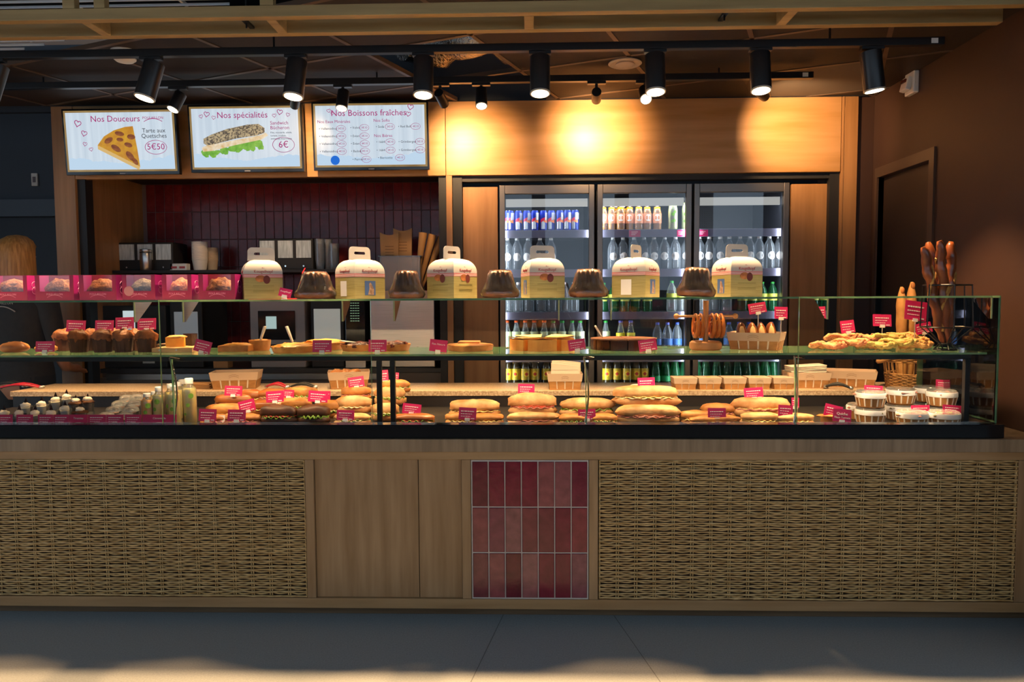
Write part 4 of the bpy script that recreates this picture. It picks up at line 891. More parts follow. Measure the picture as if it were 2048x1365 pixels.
for i, (p0, p1) in enumerate(bx):
    t, o = cake_box(p0, p1, 1, 'crimson window cake box ' + lab[i], lf[i], 20 + i, i == 3); tag(o, 'streusel loaf cake inside the crimson box ' + lab[i].replace('with ', 'of ') if False else 'baked loaf seen through crimson box ' + lab[i], 'cake')
# handled kougelhopf cartons
CW = mat('carton_white', (.42, .415, .41), .5); CY = mat('carton_straw', S('968e5a'), .5, c2=S('807642'), scale=9, stretch=(1, 1, 14)); CR = mat('carton_red_band', S('b8404a'), .5)
DKP = mat('dark_red_print', S('8c2a34'), .6); BRP = mat('cake_print', S('7a3a1c'), .6, c2=S('b8763c'), scale=40); OLV = mat('olive_print', S('6a6430'), .6)
def carton(pl, pc, pr, label, Y=3.22, pic=('cake', 'cake')):
    # corner at pc; left visible face pl-pc, right visible face pc-pr
    w_ = .166; xc = X((pl + pr) / 2, Y + .05, 560); xw = X(pr, Y + .05, 560) - X(pl, Y + .05, 560)
    lw, rw = (pc - pl), (pr - pc); ang = math.atan2(rw, max(lw, .1)); view = math.atan2(xc, Y)          # rotation so that the faces share the silhouette
    rz = (math.pi / 2 - ang) if lw < rw else (math.pi / 2 - ang)
    rz = math.atan2(lw, rw) - view
    k = xw / (math.cos(math.atan2(lw, rw)) + math.sin(math.atan2(lw, rw))) ; w_ = min(max(k, .12), .172)
    t = thing('handled_carton', label, 'carton', (xc, Y + .06 + w_ * .1, ZTOP + .0005), rz); h = w_ / 2; H_ = .178; b0 = .118
    def prof(m_, z0, z1, n, name, mt):
        rings = []
        for i in range(n + 1):
            z = z0 + (z1 - z0) * i / n; u = max(0, (z - b0) / (H_ - b0)); k = h * (1 - .62 * (1 - math.sqrt(max(0, 1 - u * u)))) if u > 0 else h
            rings.append([(-k, -k, z), (k, -k, z), (k, k, z), (-k, k, z)])
        return MB().rings(rings, 0).build(name, mt, t, smooth=28)
    prof(None, 0, .097, 1, 'straw_base', CY); prof(None, .0971, .112, 1, 'red_band', CR); prof(None, .1121, H_ + .0005, 10, 'white_top', CW)
    n = 12; hw = h * .72; hb, ht = H_ - .002, H_ + .058
    out = [(-hw, hb), (hw, hb), (hw * .98, hb + .03)] + [(hw * .98 - .02 + .02 * math.cos(a * math.pi / 12), ht - .02 + .02 * math.sin(a * math.pi / 12)) for a in range(0, 7)] + [(-hw * .98 + .02 - .02 * math.sin(a * math.pi / 12), ht - .02 + .02 * math.cos(a * math.pi / 12)) for a in range(0, 7)] + [(-hw * .98, hb + .03)]
    no = len(out); cx_, cz_ = 0, hb + .034; inn = []
    for i in range(no):
        a = math.atan2(out[i][1] - cz_, out[i][0] - cx_); inn.append((hw * .52 * math.cos(a), cz_ + .011 * math.sin(a) - .004 * math.cos(a) ** 2))
    vs = [(x, y, z) for y in (-.0012, .0012) for (x, z) in out] + [(x, y, z) for y in (-.0012, .0012) for (x, z) in inn]; fs = []
    for i in range(no):
        j = (i + 1) % no; fs += [(i, j, 2 * no + j, 2 * no + i), (no + i, 3 * no + i, 3 * no + j, no + j), (i, no + i, no + j, j), (2 * no + i, 2 * no + j, 3 * no + j, 3 * no + i)]
    MB().add(vs, fs).build('handle', CW, t)
    for f in range(2):                                                   # print on the two visible faces (-Y face, -X face)
        rot = (0, 0, 0) if f == 0 else (0, 0, R(-90)); e = bpy.data.objects.new('face_print', None)
        def P(mb, name, mt): o = mb.build(name, mt, t, rot=rot); return o
        y = -h - .0008
        for zz in (.099, .102, .105, .108): P(MB().b2(-h, h, y, y + .0004, zz, zz + .0011), 'stripe', INK)
        o = text('Kougelhopf', .019, DKP, t, (0, 0, 0), sx=.92); rm = Matrix.Rotation(rot[2], 3, 'Z'); o.location = rm @ Vector((0, y + .0002, .124)); o.rotation_euler = (R(90), 0, rot[2])
        P(MB().prism([(-.008, .138), (.001, .136), (.007, .141), (.002, .1395), (-.003, .142)], y + .004, y + .0045), 'bird_print', DKP)
        m = MB()
        if pic[f] == 'cake':
            P(MB().lathe([(.019, 0), (.019, .0004)], 16, rot=Matrix.Diagonal((1.2, 1, .8)) @ Matrix.Rotation(R(90), 3, 'X')), 'cake_print', BRP).location = rm @ Vector((-.012, y, .092))
            P(MB().lathe([(.015, 0), (.015, .0005)], 16, rot=Matrix.Diagonal((1, 1, 1.25)) @ Matrix.Rotation(R(90), 3, 'X')), 'cake_print', mat('bundt_print', S('5c1e1a'), .6)).location = rm @ Vector((.014, y - .0002, .088))
            for zz in (.062, .058, .04, .036, .032): m.b2(-.045, .045, y, y + .0004, zz, zz + .0013)
            P(m, 'small_print', OLV)['kind'] = 'stuff'
        elif pic[f] == 'blank': P(MB().b2(-.036, .014, y, y + .0004, .012, .080), 'white_label', mat('label_white', (.7, .72, .75), .5))
        else:
            P(MB().b2(-.028, .028, y, y + .0004, .016, .080), 'photo_print', mat('photo_blue', S('3a5a90'), .5)); P(MB().prism([(-.012, .018), (.018, .018), (.02, .04), (.008, .066), (.0, .074), (-.006, .066), (-.004, .048)], y - .0003, y), 'stork_print', mat('stork_tone', S('b59a84'), .6, c2=S('5a3a2a'), scale=60))
    return t
carton(480, 486, 558, 'white and straw handled cake carton beside the pink boxes', pic=('cake', 'cake'))
carton(669, 707, 766, 'handled cake carton with stork photo, corner turned forward', pic=('stork', 'blank'))
carton(853, 906, 953, 'handled cake carton with cake print on its broad face and red band text', pic=('cake', 'cake'))
carton(1041, 1060, 1129, 'handled cake carton standing before the can fridge', pic=('cake', 'stork'))
carton(1226, 1292, 1321, 'handled cake carton with blank white label on its side', pic=('stork', 'blank'))
carton(1427, 1466, 1526, 'handled cake carton at end of shelf, stork photo on narrow side', pic=('cake', 'stork'))
# wrapped bundt cakes
BUN = mat('bundt_brown', S('7e4a2a'), .45, c2=S('4a2a18'), scale=18, bump=.3, bscale=50, coat=.3)
def bundt(pl, pr, ytop, label, tilt=0):
    Y = 3.2; w_ = X(pr, Y, 570) - X(pl, Y, 570); s = w_ / 2; hh = Z(ytop, Y, (pl + pr) / 2) - ZTOP; t = thing('bundt_cake', label, 'cake', (X((pl + pr) / 2, Y, 580), Y + .03, ZTOP + .001), rot=(0, R(tilt), rnd.uniform(0, 1)))
    fl_ = lambda a, z: 1 + (.10 * math.cos(13 * a + 4 * z / hh) if .34 * hh < z < .97 * hh else 0)
    MB().lathe([(s * .74, .001), (s * .90, .006), (s * .95, .16 * hh), (s * .90, .28 * hh), (s * .76, .36 * hh), (s * .70, .5 * hh), (s * .64, .7 * hh), (s * .58, .86 * hh), (s * .48, .95 * hh), (s * .3, .98 * hh), (s * .18, .9 * hh)], 56, fn=fl_).build('cake', BUN, t, smooth=60)
    q = random.Random(int(pl)); cr = lambda a, z: 1 + .03 * math.sin(9 * a + 60 * z) + .025 * math.sin(17 * a - 120 * z + pl)
    MB().lathe([(s * .76, .0005), (s * .94, .004), (s * 1.0, .14 * hh), (s * .99, .25 * hh), (s * .84, .40 * hh), (s * .74, .6 * hh), (s * .66, .85 * hh), (s * .54, .985 * hh), (s * .2, 1.0 * hh)], 48, fn=cr).build('cling_wrap', WRAP, t, smooth=60)
bundt(587, 668, 543, 'wrapped fluted bundt cake beside the small magenta card'); bundt(775, 847, 541, 'wrapped fluted bundt cake between stork carton and cake-print carton'); bundt(962, 1038, 540, 'wrapped fluted bundt cake in front of oak panel'); bundt(1138, 1217, 538, 'wrapped bundt cake between can fridge carton and blank-label carton'); bundt(1355, 1433, 535, 'leaning wrapped bundt cake above the pretzel stand', 3)
sign('magenta card with name on the top shelf beside a carton', 556, 577, 581, 594, 3.16, ZTOP, 12, ['Kougelhopf'], 12)

# ============================================================ MIDDLE SHELF
def MX(px, Y): return X(px, Y, 690)
CRUST = mat('pastry_crust', S('c98f4c'), .55, c2=S('a86a2c'), scale=22, bump=.35, bscale=40)
def mid(name, label, cat, pc, Y, rz=0, group=None): return thing(name, label, cat, (MX(pc, Y), Y, ZMID + .0005), rz, group)
PXM = 1450 / 3.3
BREAD = mat('roll_crust', S('b5753c'), .5, c2=S('8a4c20'), scale=14, bump=.2)
t = mid('bread_roll', 'flat round brown roll beside small pastry', 'bread', 30, 3.28); MB().lump((0, 0, .022), (.062, .05, .028), 4, .05, 2, 20, 12, flat=.75).build('crust', BREAD, t, smooth=80)
MB().b2(-.03, .03, -.004, .004, .047, .049).build('score_line', mat('flour_score', S('d8b888'), .8), t)
t = mid('pastry', 'small golden pastry behind magenta card', 'pastry', 92, 3.32); MB().lump((0, 0, .016), (.05, .04, .018), 5, .12, 4, 18, 10, flat=.8).build('crust', CRUST, t, smooth=80); MB().lump((0, 0, .03), (.03, .025, .008), 6, .2, 4, 12, 8).build('topping', mat('golden_top', S('d9a550'), .5), t, smooth=80)
sign('magenta card in front of the small golden pastry', 71, 683, 109, 704, 3.24, ZMID)
PCUP = mat('brown_baking_paper', S('3a2015'), .7, c2=S('54301c'), scale=20); MTOP = mat('muffin_top', S('9a5a28'), .6, c2=S('5a2c12'), scale=28, bump=.7, bscale=45)
mf = [(128, 3.38), (158, 3.28), (183, 3.38), (206, 3.28), (228, 3.4), (247, 3.28), (272, 3.38), (293, 3.28)]
proto = None
for i, (px, Y) in enumerate(mf):
    t = mid('muffin', 'tall brown muffin in dark paper under the magenta cards', 'muffin', px, Y, rnd.uniform(0, 3), 'row of tall muffins')
    MB().lathe([(.034, 0), (.036, .002), (.044, .062), (.043, .064), (.03, .06)], 28, fn=lambda a, z: 1 + .03 * math.cos(14 * a)).build('paper_case', PCUP, t, smooth=30)
    MB().lump((0, 0, .07), (.046, .046, .034), 30 + i, .13, 3, 20, 12).build('top', MTOP, t, smooth=80)
for a, b, c, d, s in ((132, 641, 170, 664, 2), (190, 641, 227, 662, 0), (231, 635, 268, 658, -2), (275, 637, 312, 660, -2)): sign('magenta card stuck among the tall muffins', a, b, c, d, 3.30, ZMID + .085, s, group='cards above the muffins')
WD = mat('pale_board', S('cfae80'), .55, c2=S('b8925c'), scale=6, stretch=(.8, 9, 9))
t = mid('wooden_tray', 'pale wooden tray holding cake slices', 'tray', 360, 3.33, R(4)); MB().b2(-.09, .09, -.09, .10, 0, .020).build('board', WD, t, bevel=.002)
for x in (-.055, .02): MB().lathe([(.004, 0), (.004, .003)], 8, (x, -.09, .011), rot=Matrix.Rotation(R(90), 3, 'X')).build('rivet', STEEL, t)
def wedge(mb, r, a, z0, z1): n = 6; mb.prism([(0, 0)] + [(r * math.cos(-a / 2 + a * k / n), r * math.sin(-a / 2 + a * k / n)) for k in range(n + 1)], z0, z1, 'z'); return mb
zt_r = ZMID + .021
t = thing('cake_slice', 'yellow custard cake slice on the wooden tray', 'cake', (MX(331, 3.31), 3.31, zt_r + .0), R(25)); wedge(MB(), .085, .7, 0, .045).build('custard', mat('custard_yellow', S('e8b04a'), .5, c2=S('d8922c'), scale=18), t); MB().lump((.05, 0, .046), (.042, .028, .009), 8, .12, 4, 16, 8).build('browned_top', mat('browned_top', S('c9995c'), .6, c2=S('a8703a'), scale=25), t, smooth=80)
t = thing('cake_slice', 'dark chocolate cake slice behind the custard slice', 'cake', (MX(384, 3.38), 3.38, zt_r), R(120)); wedge(MB(), .08, .8, 0, .052).build('sponge', mat('chocolate_sponge', S('3a2018'), .7, c2=S('24120c'), scale=50, bump=.5), t); wedge(MB(), .082, .8, .052, .056).build('icing', mat('chocolate_icing', S('2a140c'), .3), t)
t = mid('paper_stack', 'stack of kraft papers behind the wooden tray', 'papers', 366, 3.48)
for k in range(9): MB().b2(-.11, .11, -.045, .045, .003 * k, .003 * k + .002).build('sheet', mat('dull_kraft', S('6e5640'), .7), t, rot=(0, 0, R((k % 3 - 1) * 1.2)))
sign('magenta card in front of the wooden tray', 386, 681, 419, 705, 3.2, ZMID, 14)
# quiche slab and slice with server
t = mid('quiche', 'deep golden quiche slab on a board beside server handle', 'quiche', 476, 3.3); MB().b2(-.075, .065, -.05, .06, .001, .030).build('crust', CRUST, t, bevel=.004); MB().lump((0, 0, .030), (.06, .045, .010), 9, .2, 5, 20, 8).build('filling', mat('quiche_filling', S('e0aa50'), .5, c2=S('c07a2c'), scale=30, bump=.5), t, smooth=80)
t = mid('quiche', 'tall quiche slice with crimped rim behind the slab', 'quiche', 520, 3.36); MB().lathe([(.04, 0), (.044, .004), (.05, .048), (.047, .05), (.043, .043), (.001, .043)], 26, fn=lambda a, z: 1 + .02 * math.cos(13 * a)).build('crust', CRUST, t, smooth=40); MB().lump((0, 0, .046), (.04, .04, .007), 10, .2, 5, 16, 8).build('filling', mat('quiche_filling', S('e0aa50'), .5), t, smooth=80)
def server(px0, py0, px1, py1, Y, label, m_=None):
    a, b = A(px0, py0, Y), A(px1, py1, Y); t = thing('cake_server', label, 'server', (b.x, Y, b.z)); d = a - b
    q = Vector(d).to_track_quat('Z', 'Y').to_matrix(); L = d.length
    MB().rings([[q @ Vector((w_ * cx, .004 * cy, L * u)) for cx, cy in ((-1, -1), (1, -1), (1, 1), (-1, 1))] for u, w_ in ((0, .006), (.25, .008), (.7, .012), (1, .013))]).build('handle', m_ or WHITE, t, bevel=.002)
    MB().rings([[q @ Vector((w_ * cx, .0012 * cy, -L * u)) for cx, cy in ((-1, -1), (1, -1), (1, 1), (-1, 1))] for u, w_ in ((0, .006), (.2, .012), (.45, .012), (.6, .002))]).build('blade', m_ or WHITE, t); return t
server(530, 653, 520, 684, 3.34, 'white cake server standing in the quiche')
def tart(pc, Y, r, h, label, fill, top, seed, cut=None):
    t = mid('tart', label, 'tart', pc, Y); f = lambda a, z: 1 + (.018 * math.cos(26 * a) if z > .004 else 0)
    MB().lathe([(r * .86, 0), (r * .9, .002), (r, h), (r * .98, h + .002), (r * .93, h - .004), (.001, h - .004)], 52, fn=f).build('crust', CRUST, t, smooth=35)
    MB().lump((0, 0, h - .003), (r * .92, r * .92, .017), seed, .22, 5, 30, 8).build('filling', fill, t, smooth=80); return t
APP = mat('apple_custard', S('e6b45c'), .45, c2=S('b8702c'), scale=28, bump=.6); BER = mat('dark_berries', S('3a1418'), .3, c2=S('7a3a2c'), scale=55, bump=1, bscale=60)
tart(586, 3.23, .095, .028, 'wide golden apple tart with white server', APP, None, 11); tart(648, 3.41, .100, .034, 'second apple tart standing behind its card', APP, None, 12)
server(573, 653, 585, 684, 3.25, 'white cake server standing in the apple tart')
sign('magenta card in front of the apple tarts', 625, 681, 663, 705, 3.19, ZMID)
tart(716, 3.32, .078, .028, 'dark berry tart with flat white server', BER, None, 13); tart(787, 3.32, .078, .030, 'dark berry tart beside the flan card', BER, None, 14)
t = thing('cake_server', 'white cake server lying flat on the dark berry tart', 'server', (MX(703, 3.3), 3.3, ZMID + .040)); MB().prism([(-.05, -.02), (.0, -.022), (.06, -.004), (.06, .004), (.0, .022), (-.05, .02)], 0, .003, 'z').build('blade', WHITE, t, rot=(0, R(7), 0))
sign('magenta card between the two dark berry tarts', 737, 680, 773, 704, 3.19, ZMID)
sign('magenta card reading Flan Nature', 858, 680, 893, 704, 3.19, ZMID, 6, ['Flan Nature'])
FLN = mat('flan_skin', S('d9a060'), .45, c2=S('b87038'), scale=14)
t = mid('flan', 'flat custard flan with a raised slice on top', 'flan', 940, 3.32); MB().lathe([(.098, 0), (.104, .002), (.108, .024), (.106, .027), (.001, .028)], 44).build('base', CRUST, t, smooth=40); MB().lump((0, 0, .027), (.1, .1, .006), 15, .1, 3, 26, 8).build('custard', FLN, t, smooth=80)
MB().b2(-.055, .045, -.02, .06, .03, .042).build('raised_slice', FLN, t, bevel=.004)
CHS = mat('cheesecake_side', S('f0b45c'), .5, c2=S('d89442'), scale=12, bump=.1); CHT = mat('cheesecake_top', S('f0cf8c'), .5, c2=S('d9a052'), scale=12)
t = mid('cheesecake', 'tall golden cheesecake cut into wedges', 'cheesecake', 1084, 3.36)
for k, (a, dx) in enumerate(((R(-150), -.008), (R(-90), 0), (R(-30), .008), (R(40), .004), (R(120), -.004))):
    q = MB(); wedge(q, .138, R(56) if k < 3 else R(66), 0, .052); o = q.build('wedge', CHS, t, (dx + .005 * math.cos(a), .005 * math.sin(a), 0), (0, 0, a)); q = MB(); wedge(q, .139, R(56) if k < 3 else R(66), .052, .055)
    for i in range(len(q.v)): x_, y_, z_ = q.v[i]; q.v[i] = (x_, y_, z_ + (.008 * (x_ / .138) ** 2) + .003 * math.sin(x_ * 90 + k))
    q.build('browned_top', CHT, o)
sign('magenta card beside the cheesecake', 1138, 679, 1172, 701, 3.19, ZMID, -8)
CHO = mat('chocolate_glaze', S('22100a'), .25, c2=S('361a0e'), scale=10); CHC = mat('cocoa_top', S('6e4428'), .6, c2=S('54301a'), scale=30)
t = mid('chocolate_cake', 'round chocolate cake cut in slices with cocoa top', 'cake', 1247, 3.38)
for k in range(12):
    a = R(30 * k + 15); q = MB(); wedge(q, .150, R(28.6), 0, .046); o = q.build('slice', CHO, t, (.003 * math.cos(a), .003 * math.sin(a), 0), (0, 0, a)); q = MB(); wedge(q, .150, R(28.4), .0462, .051 ); q.build('cocoa_top', CHC, o)
server(1190, 652, 1200, 668, 3.40, 'small white server stuck in the chocolate cake')
sign('magenta card in front of the chocolate cake', 1279, 679, 1315, 702, 3.19, ZMID, -8)
# pretzel stand
BEE = mat('beech_wood', S('d09a68'), .45, c2=S('b87c48'), scale=5, stretch=(1, 1, .4)); YPZ = 3.3
t = mid('pretzel_stand', 'turned beech pretzel stand with ball-ended crossbar', 'stand', 1411, YPZ); zz = lambda py: Z(py, YPZ, 1411) - ZMID
MB().lathe([(.062, 0), (.07, .006), (.072, .02), (.07, .034), (.062, .040), (.001, .040)], 32).build('base', BEE, t, smooth=40); MB().lathe([(.012, .04), (.012, zz(602))], 18).build('pole', BEE, t, smooth=40)
bl = MX(1470, YPZ) - MX(1411, YPZ); zb_ = zz(633)
MB().tube([(-bl, 0, zb_), (bl, 0, zb_)], .0055, 10).build('crossbar', BEE, t, smooth=40)
for s in (-1, 1): MB().lump((s * bl, 0, zb_), (.0125,) * 3, 1, 0, nu=16, nv=10).build('ball', BEE, t, smooth=80)
PRZ = mat('pretzel_brown', S('c87830'), .3, c2=S('9a4c1c'), scale=20, coat=.3)
def pretzel_pts(s): return [Vector((0, s * (math.sin(u) * 1.0 + .38 * math.sin(2 * u) * 0), s * (.9 * math.cos(u)))) for u in [2 * math.pi * k / 40 for k in range(40)]]
for k, dx in enumerate((-.045, -.024, .026, .045, .064)):
    p = thing('pretzel', 'glossy brown pretzel hanging on the beech stand', 'pretzel', (t.location.x + dx, YPZ, ZMID + zb_), group='pretzels on the stand'); c = Vector((0, 0, -.040)); r_ = .050
    ring_ = [c + Vector((.001 * k, r_ * 1.0 * math.sin(u), r_ * math.cos(u) * .98)) for u in [2 * math.pi * i / 28 for i in range(28)]]
    MB().tube(ring_, [.0085 + .003 * math.cos(2 * math.pi * i / 28 + math.pi) for i in range(28)], 10, closed=True).build('loop', PRZ, p, smooth=70)
    MB().tube([c + Vector((.004, -r_ * .75, -r_ * .6)), c + Vector((.006, -.01, 0)), c + Vector((0, .012, .012)), c + Vector((-.003, r_ * .65, -r_ * .7))], .0055, 8).build('twist', PRZ, p, smooth=70)
    MB().tube([c + Vector((-.003, r_ * .0, -r_ * .98)), c + Vector((.002, .014, -.01)), c + Vector((0, -.008, .014)), c + Vector((.002, -r_ * .6, .022))], .005, 8).build('twist', PRZ, p, smooth=70)
# wooden punnet basket
SLW = mat('punnet_wood', S('b8854c'), .55, c2=S('9a6a36'), scale=6, stretch=(3, 3, 9)); COL = mat('punnet_collar', S('cdb49c'), .6)
def punnet(label, loc, w_, d_, h_, rz=0, n=5, group=None, lid=False, gaps=True):
    t = thing('punnet_basket', label, 'basket', loc, rz, group); k = .88; zc = h_ * .52
    def quad(f, u0, u1, z0, z1, o=0):
        def P(u, z):
            s = k + (1 - k) * z / h_; hx, hy = w_ / 2 * s + o, d_ / 2 * s + o
            return {0: (u * hx, -hy, z), 1: (hx, u * hy, z), 2: (-u * hx, hy, z), 3: (-hx, -u * hy, z)}[f]
        return [P(u0, z0), P(u1, z0), P(u1, z1), P(u0, z1)]
    MB().b2(-w_/2 * k, w_/2 * k, -d_/2 * k, d_/2 * k, 0, .003).build('floor_board', SLW, t)
    for f in range(4):
        m_ = n if f % 2 == 0 else max(3, int(n * d_ / w_))
        for i in range(m_):
            u0 = -1 + 2 * i / m_ + (.035 if gaps else .01); u1 = -1 + 2 * (i + 1) / m_ - (.035 if gaps else .01); a = quad(f, u0, u1, .001, zc + .004, -.0025); b = quad(f, u0, u1, .001, zc + .004, -.0008)
            MB().add(a + b, [(0, 3, 2, 1), (4, 5, 6, 7), (0, 1, 5, 4), (1, 2, 6, 5), (2, 3, 7, 6), (3, 0, 4, 7)]).build('slat', SLW, t)
        a = quad(f, -1, 1, .003, zc, -.0034); 
        c1 = quad(f, -1, 1, zc, h_, 0); c0 = quad(f, -1, 1, zc, h_, -.0008); m2 = MB().add(c0 + c1, [(0, 3, 2, 1), (4, 5, 6, 7), (0, 1, 5, 4), (1, 2, 6, 5), (2, 3, 7, 6), (3, 0, 4, 7)]); cpart = m2.build('collar', COL, t)
        il = quad(f, -.98, .98, .004, zc, -.0032); MB().add(il, [(0, 1, 2, 3)]).build('lining', PAPER, t)
        if f in (0, 3):
            s_ = k + (1 - k) * .75; m3 = MB(); yy = -(d_ if f == 0 else w_) / 2 * (k + (1 - k) * .86) - .0012
            for q_ in (0, 1): arc_logo(m3, 0, h_ * (.66 + .1 * q_), min(w_, d_) * .3, yy, t=.0013)
            m3.build('arc_print', mat('brown_print', S('6a4420'), .7), cpart, rot=(0, 0, 0 if f == 0 else R(-90)))
    if lid:
        s = 1.0; MB().b2(-w_/2 * s, w_/2 * s, -d_/2 * s, d_/2 * s, h_, h_ + .003).build('lid', COL, t)
    return t
def on(px, Y, z): return (X(px, Y, 740), Y, z + .0005)
punnet('slatted punnet with pretzel rolls on the glass shelf', on(1512, 3.34, ZMID), .235, .16, .078, R(-28), 5)
RL = mat('pretzel_roll', S('8a4a1c'), .3, c2=S('6a3210'), scale=10, coat=.3); RC = mat('roll_crumb', S('d9b078'), .7)
for k, (dx, dy, rr) in enumerate(((-.062, -.01, -.3), (-.015, .0, .1), (.03, .01, -.1), (.075, .02, .2))):
    p = thing('pretzel_roll', 'split brown pretzel roll standing in the punnet on glass shelf', 'roll', (MX(1512, 3.34) + dx, 3.34 + dy - .3 * dx * 0, ZMID + .006), rot=(R(-12), R(8 * rr), 0), group='pretzel rolls in the punnet')
    MB().lump((0, 0, .06), (.024, .034, .058), 50 + k, .05, 2, 16, 12).build('crust', RL, p, smooth=80); MB().lump((-.004, -.026, .062), (.014, .012, .036), 60 + k, .05, 2, 12, 8).build('split', RC, p, smooth=80)
sign('magenta card tilted above the roll punnet', 1499, 606, 1534, 627, 3.36, ZMID + .085, -9); sign('magenta card at the right corner of roll punnet', 1549, 614, 1575, 638, 3.36, ZMID + .06, 2)
# twisted cheese knots
KN = mat('cheese_knot', S('dbb06a'), .6, c2=S('b87c3c'), scale=30, bump=.9, bscale=70); KN2 = mat('bacon_knot', S('d8a468'), .6, c2=S('b0583c'), scale=22, bump=.9, bscale=70); KN3 = mat('herb_knot', S('c9b060'), .6, c2=S('97803a'), scale=22, bump=.9, bscale=70)
def knot(px, Y, z, s, m_, seed, label, rz):
    q = random.Random(seed); t = thing('pastry_knot', label, 'pastry', (MX(px, Y), Y, ZMID + z), rz, group='pile of knotted pastries')
    for st_i in range(4):
        pts = []
        for i in range(40):
            u = 2 * math.pi * i / 40; rr = s * (.62 + .22 * math.cos(3 * u + st_i * 1.6)); pts.append(Vector((rr * 1.25 * math.cos(u) + q.uniform(-.004, .004), rr * .8 * math.sin(u) + q.uniform(-.004, .004), .020 + .010 * math.sin((2 + st_i % 3) * u + st_i * 2.1) + q.uniform(-.003, .003))))
        MB().tube(pts, [.0075 + .002 * math.sin(i * 1.7 + seed) for i in range(40)], 8, closed=True).build('strand', m_, t, smooth=70)
    m = MB(); m.lump((0, 0, .018), (s * .7, s * .45, .014), seed, .25, 5, 18, 8); m.build('filling', mat('melted_cheese', S('dcb468'), .5, c2=S('b06a40'), scale=30, bump=.8), t, smooth=80)
kn = [(1655, 3.28, 0, .07, KN2, 'bacon'), (1700, 3.30, .012, .075, KN2, 'bacon'), (1685, 3.40, .03, .075, KN2, 'bacon'), (1735, 3.42, .025, .07, KN2, 'bacon'), (1752, 3.28, .0, .075, KN3, 'herb'), (1795, 3.30, .012, .075, KN3, 'herb'), (1775, 3.40, .03, .075, KN3, 'herb'), (1832, 3.30, .0, .07, KN, 'cheese'), (1826, 3.40, .012, .07, KN, 'cheese'), (1800, 3.44, .03, .07, KN, 'cheese')]
for i, (px, Y, z, s, m_, l) in enumerate(kn): knot(px, Y, z + .001, s, m_, 70 + i, {'bacon': 'pale pastry knot with pinkish bits in the pile', 'herb': 'pale pastry knot with olive filling in the pile', 'cheese': 'straw coloured pastry knot beside the wire vase'}[l], rnd.uniform(-.4, .4))
for a, b, c, d, s, l, w_ in ((1683, 641, 1711, 666, -6, 'small magenta card on the bacon knots', None), (1746, 629, 1783, 653, 2, 'magenta card standing over the olive knots', None), (1833, 646, 1866, 667, -12, 'magenta card on the cheese knots beside wire vase', None), (1808, 602, 1852, 641, 8, 'larger magenta card hung on the pale baguettes', ['Baguette', 'Tradition'])):
    sign(l, a, b, c, d, 3.36 if w_ is None else 3.30, ZMID + .05, s, w_ if w_ is None else None, 10)
# wire vase with twisted baguettes
YV = 3.22; xv = xe1 - .116; t = thing('wire_vase', 'black wire vase holding twisted pretzel baguettes', 'vase', (xv, YV, ZMID + .0005)); zv = lambda py: Z(py, YV, 1893) - ZMID
zt3 = zv(571); zk = zv(655); r1 = (MX(1928, YV) - MX(1840, YV)) / 2; r2 = r1 * 1.08
def ngon(r, z, n=6): return [Vector((r * math.cos(2 * math.pi * k / n + .3), r * math.sin(2 * math.pi * k / n + .3), z)) for k in range(n)]
MB().tube(ngon(r1, zt3), .0035, 6, closed=True).build('top_ring', BLACK, t); MB().tube(ngon(r2, zk), .003, 6, closed=True).build('waist_ring', BLACK, t); MB().tube(ngon(.025, .03, 12), .003, 6, closed=True).build('neck_ring', BLACK, t); MB().tube(ngon(.045, .004, 16), .0035, 6, closed=True).build('foot_ring', BLACK, t)
MB().lathe([(.001, .028), (.024, .028), (.024, .031), (.001, .031)], 12).build('seat_plate', BLACK, t)
for a, b, c, d in zip(ngon(r1, zt3), ngon(r2, zk), ngon(.025, .03, 6), ngon(.045, .004, 6)):
    MB().tube([a, b, c, d], .003, 6).build('wire', BLACK, t)
BAG = mat('pretzel_baguette', S('8a4820'), .35, c2=S('5a2a10'), scale=9, coat=.3); BAGS = mat('cheese_crust', S('c09a50'), .7, c2=S('8a5a28'), scale=60, bump=.8)
for k, (dx, px_, py_, dy) in enumerate(((-.016, 1847, 494, -.01), (-.008, 1858, 485, .035), (.004, 1879, 482, -.02), (.016, 1903, 484, .012))):
    top = A(px_, py_, YV + dy * 2); b = Vector((xv + dx, YV + dy * .4, ZMID + .034)); d = top - b; p = thing('pretzel_baguette', ['dark pretzel baguette in the wire vase leaning furthest towards the fridges', 'pretzel baguette in the wire vase standing behind the leaning one', 'tallest pretzel baguette in the middle of the wire vase', 'pretzel baguette in the wire vase closest to brown side wall'][k], 'bread', b, group='baguettes in the wire vase'); n = 24
    q = d.to_track_quat('Z', 'Y').to_matrix(); L = d.length
    pts = [q @ Vector((.004 * math.sin(i * .9), .004 * math.cos(i * .9), L * i / n)) for i in range(n + 1)]
    MB().tube(pts, [.008 + .012 * min(1, i / 6) * (1 if i < n - 1 else .8) + .0022 * math.sin(i * 1.9) - (.010 if i == n else 0) for i in range(n + 1)], 12).build('crust', BAG, p, smooth=70)
    MB().tube([q @ Vector((.017 * math.cos(i * .35 + k), .017 * math.sin(i * .35 + k), L * (.12 + .72 * i / n))) for i in range(n + 1)], .007, 7).build('cheese_twist', BAGS, p, smooth=70)
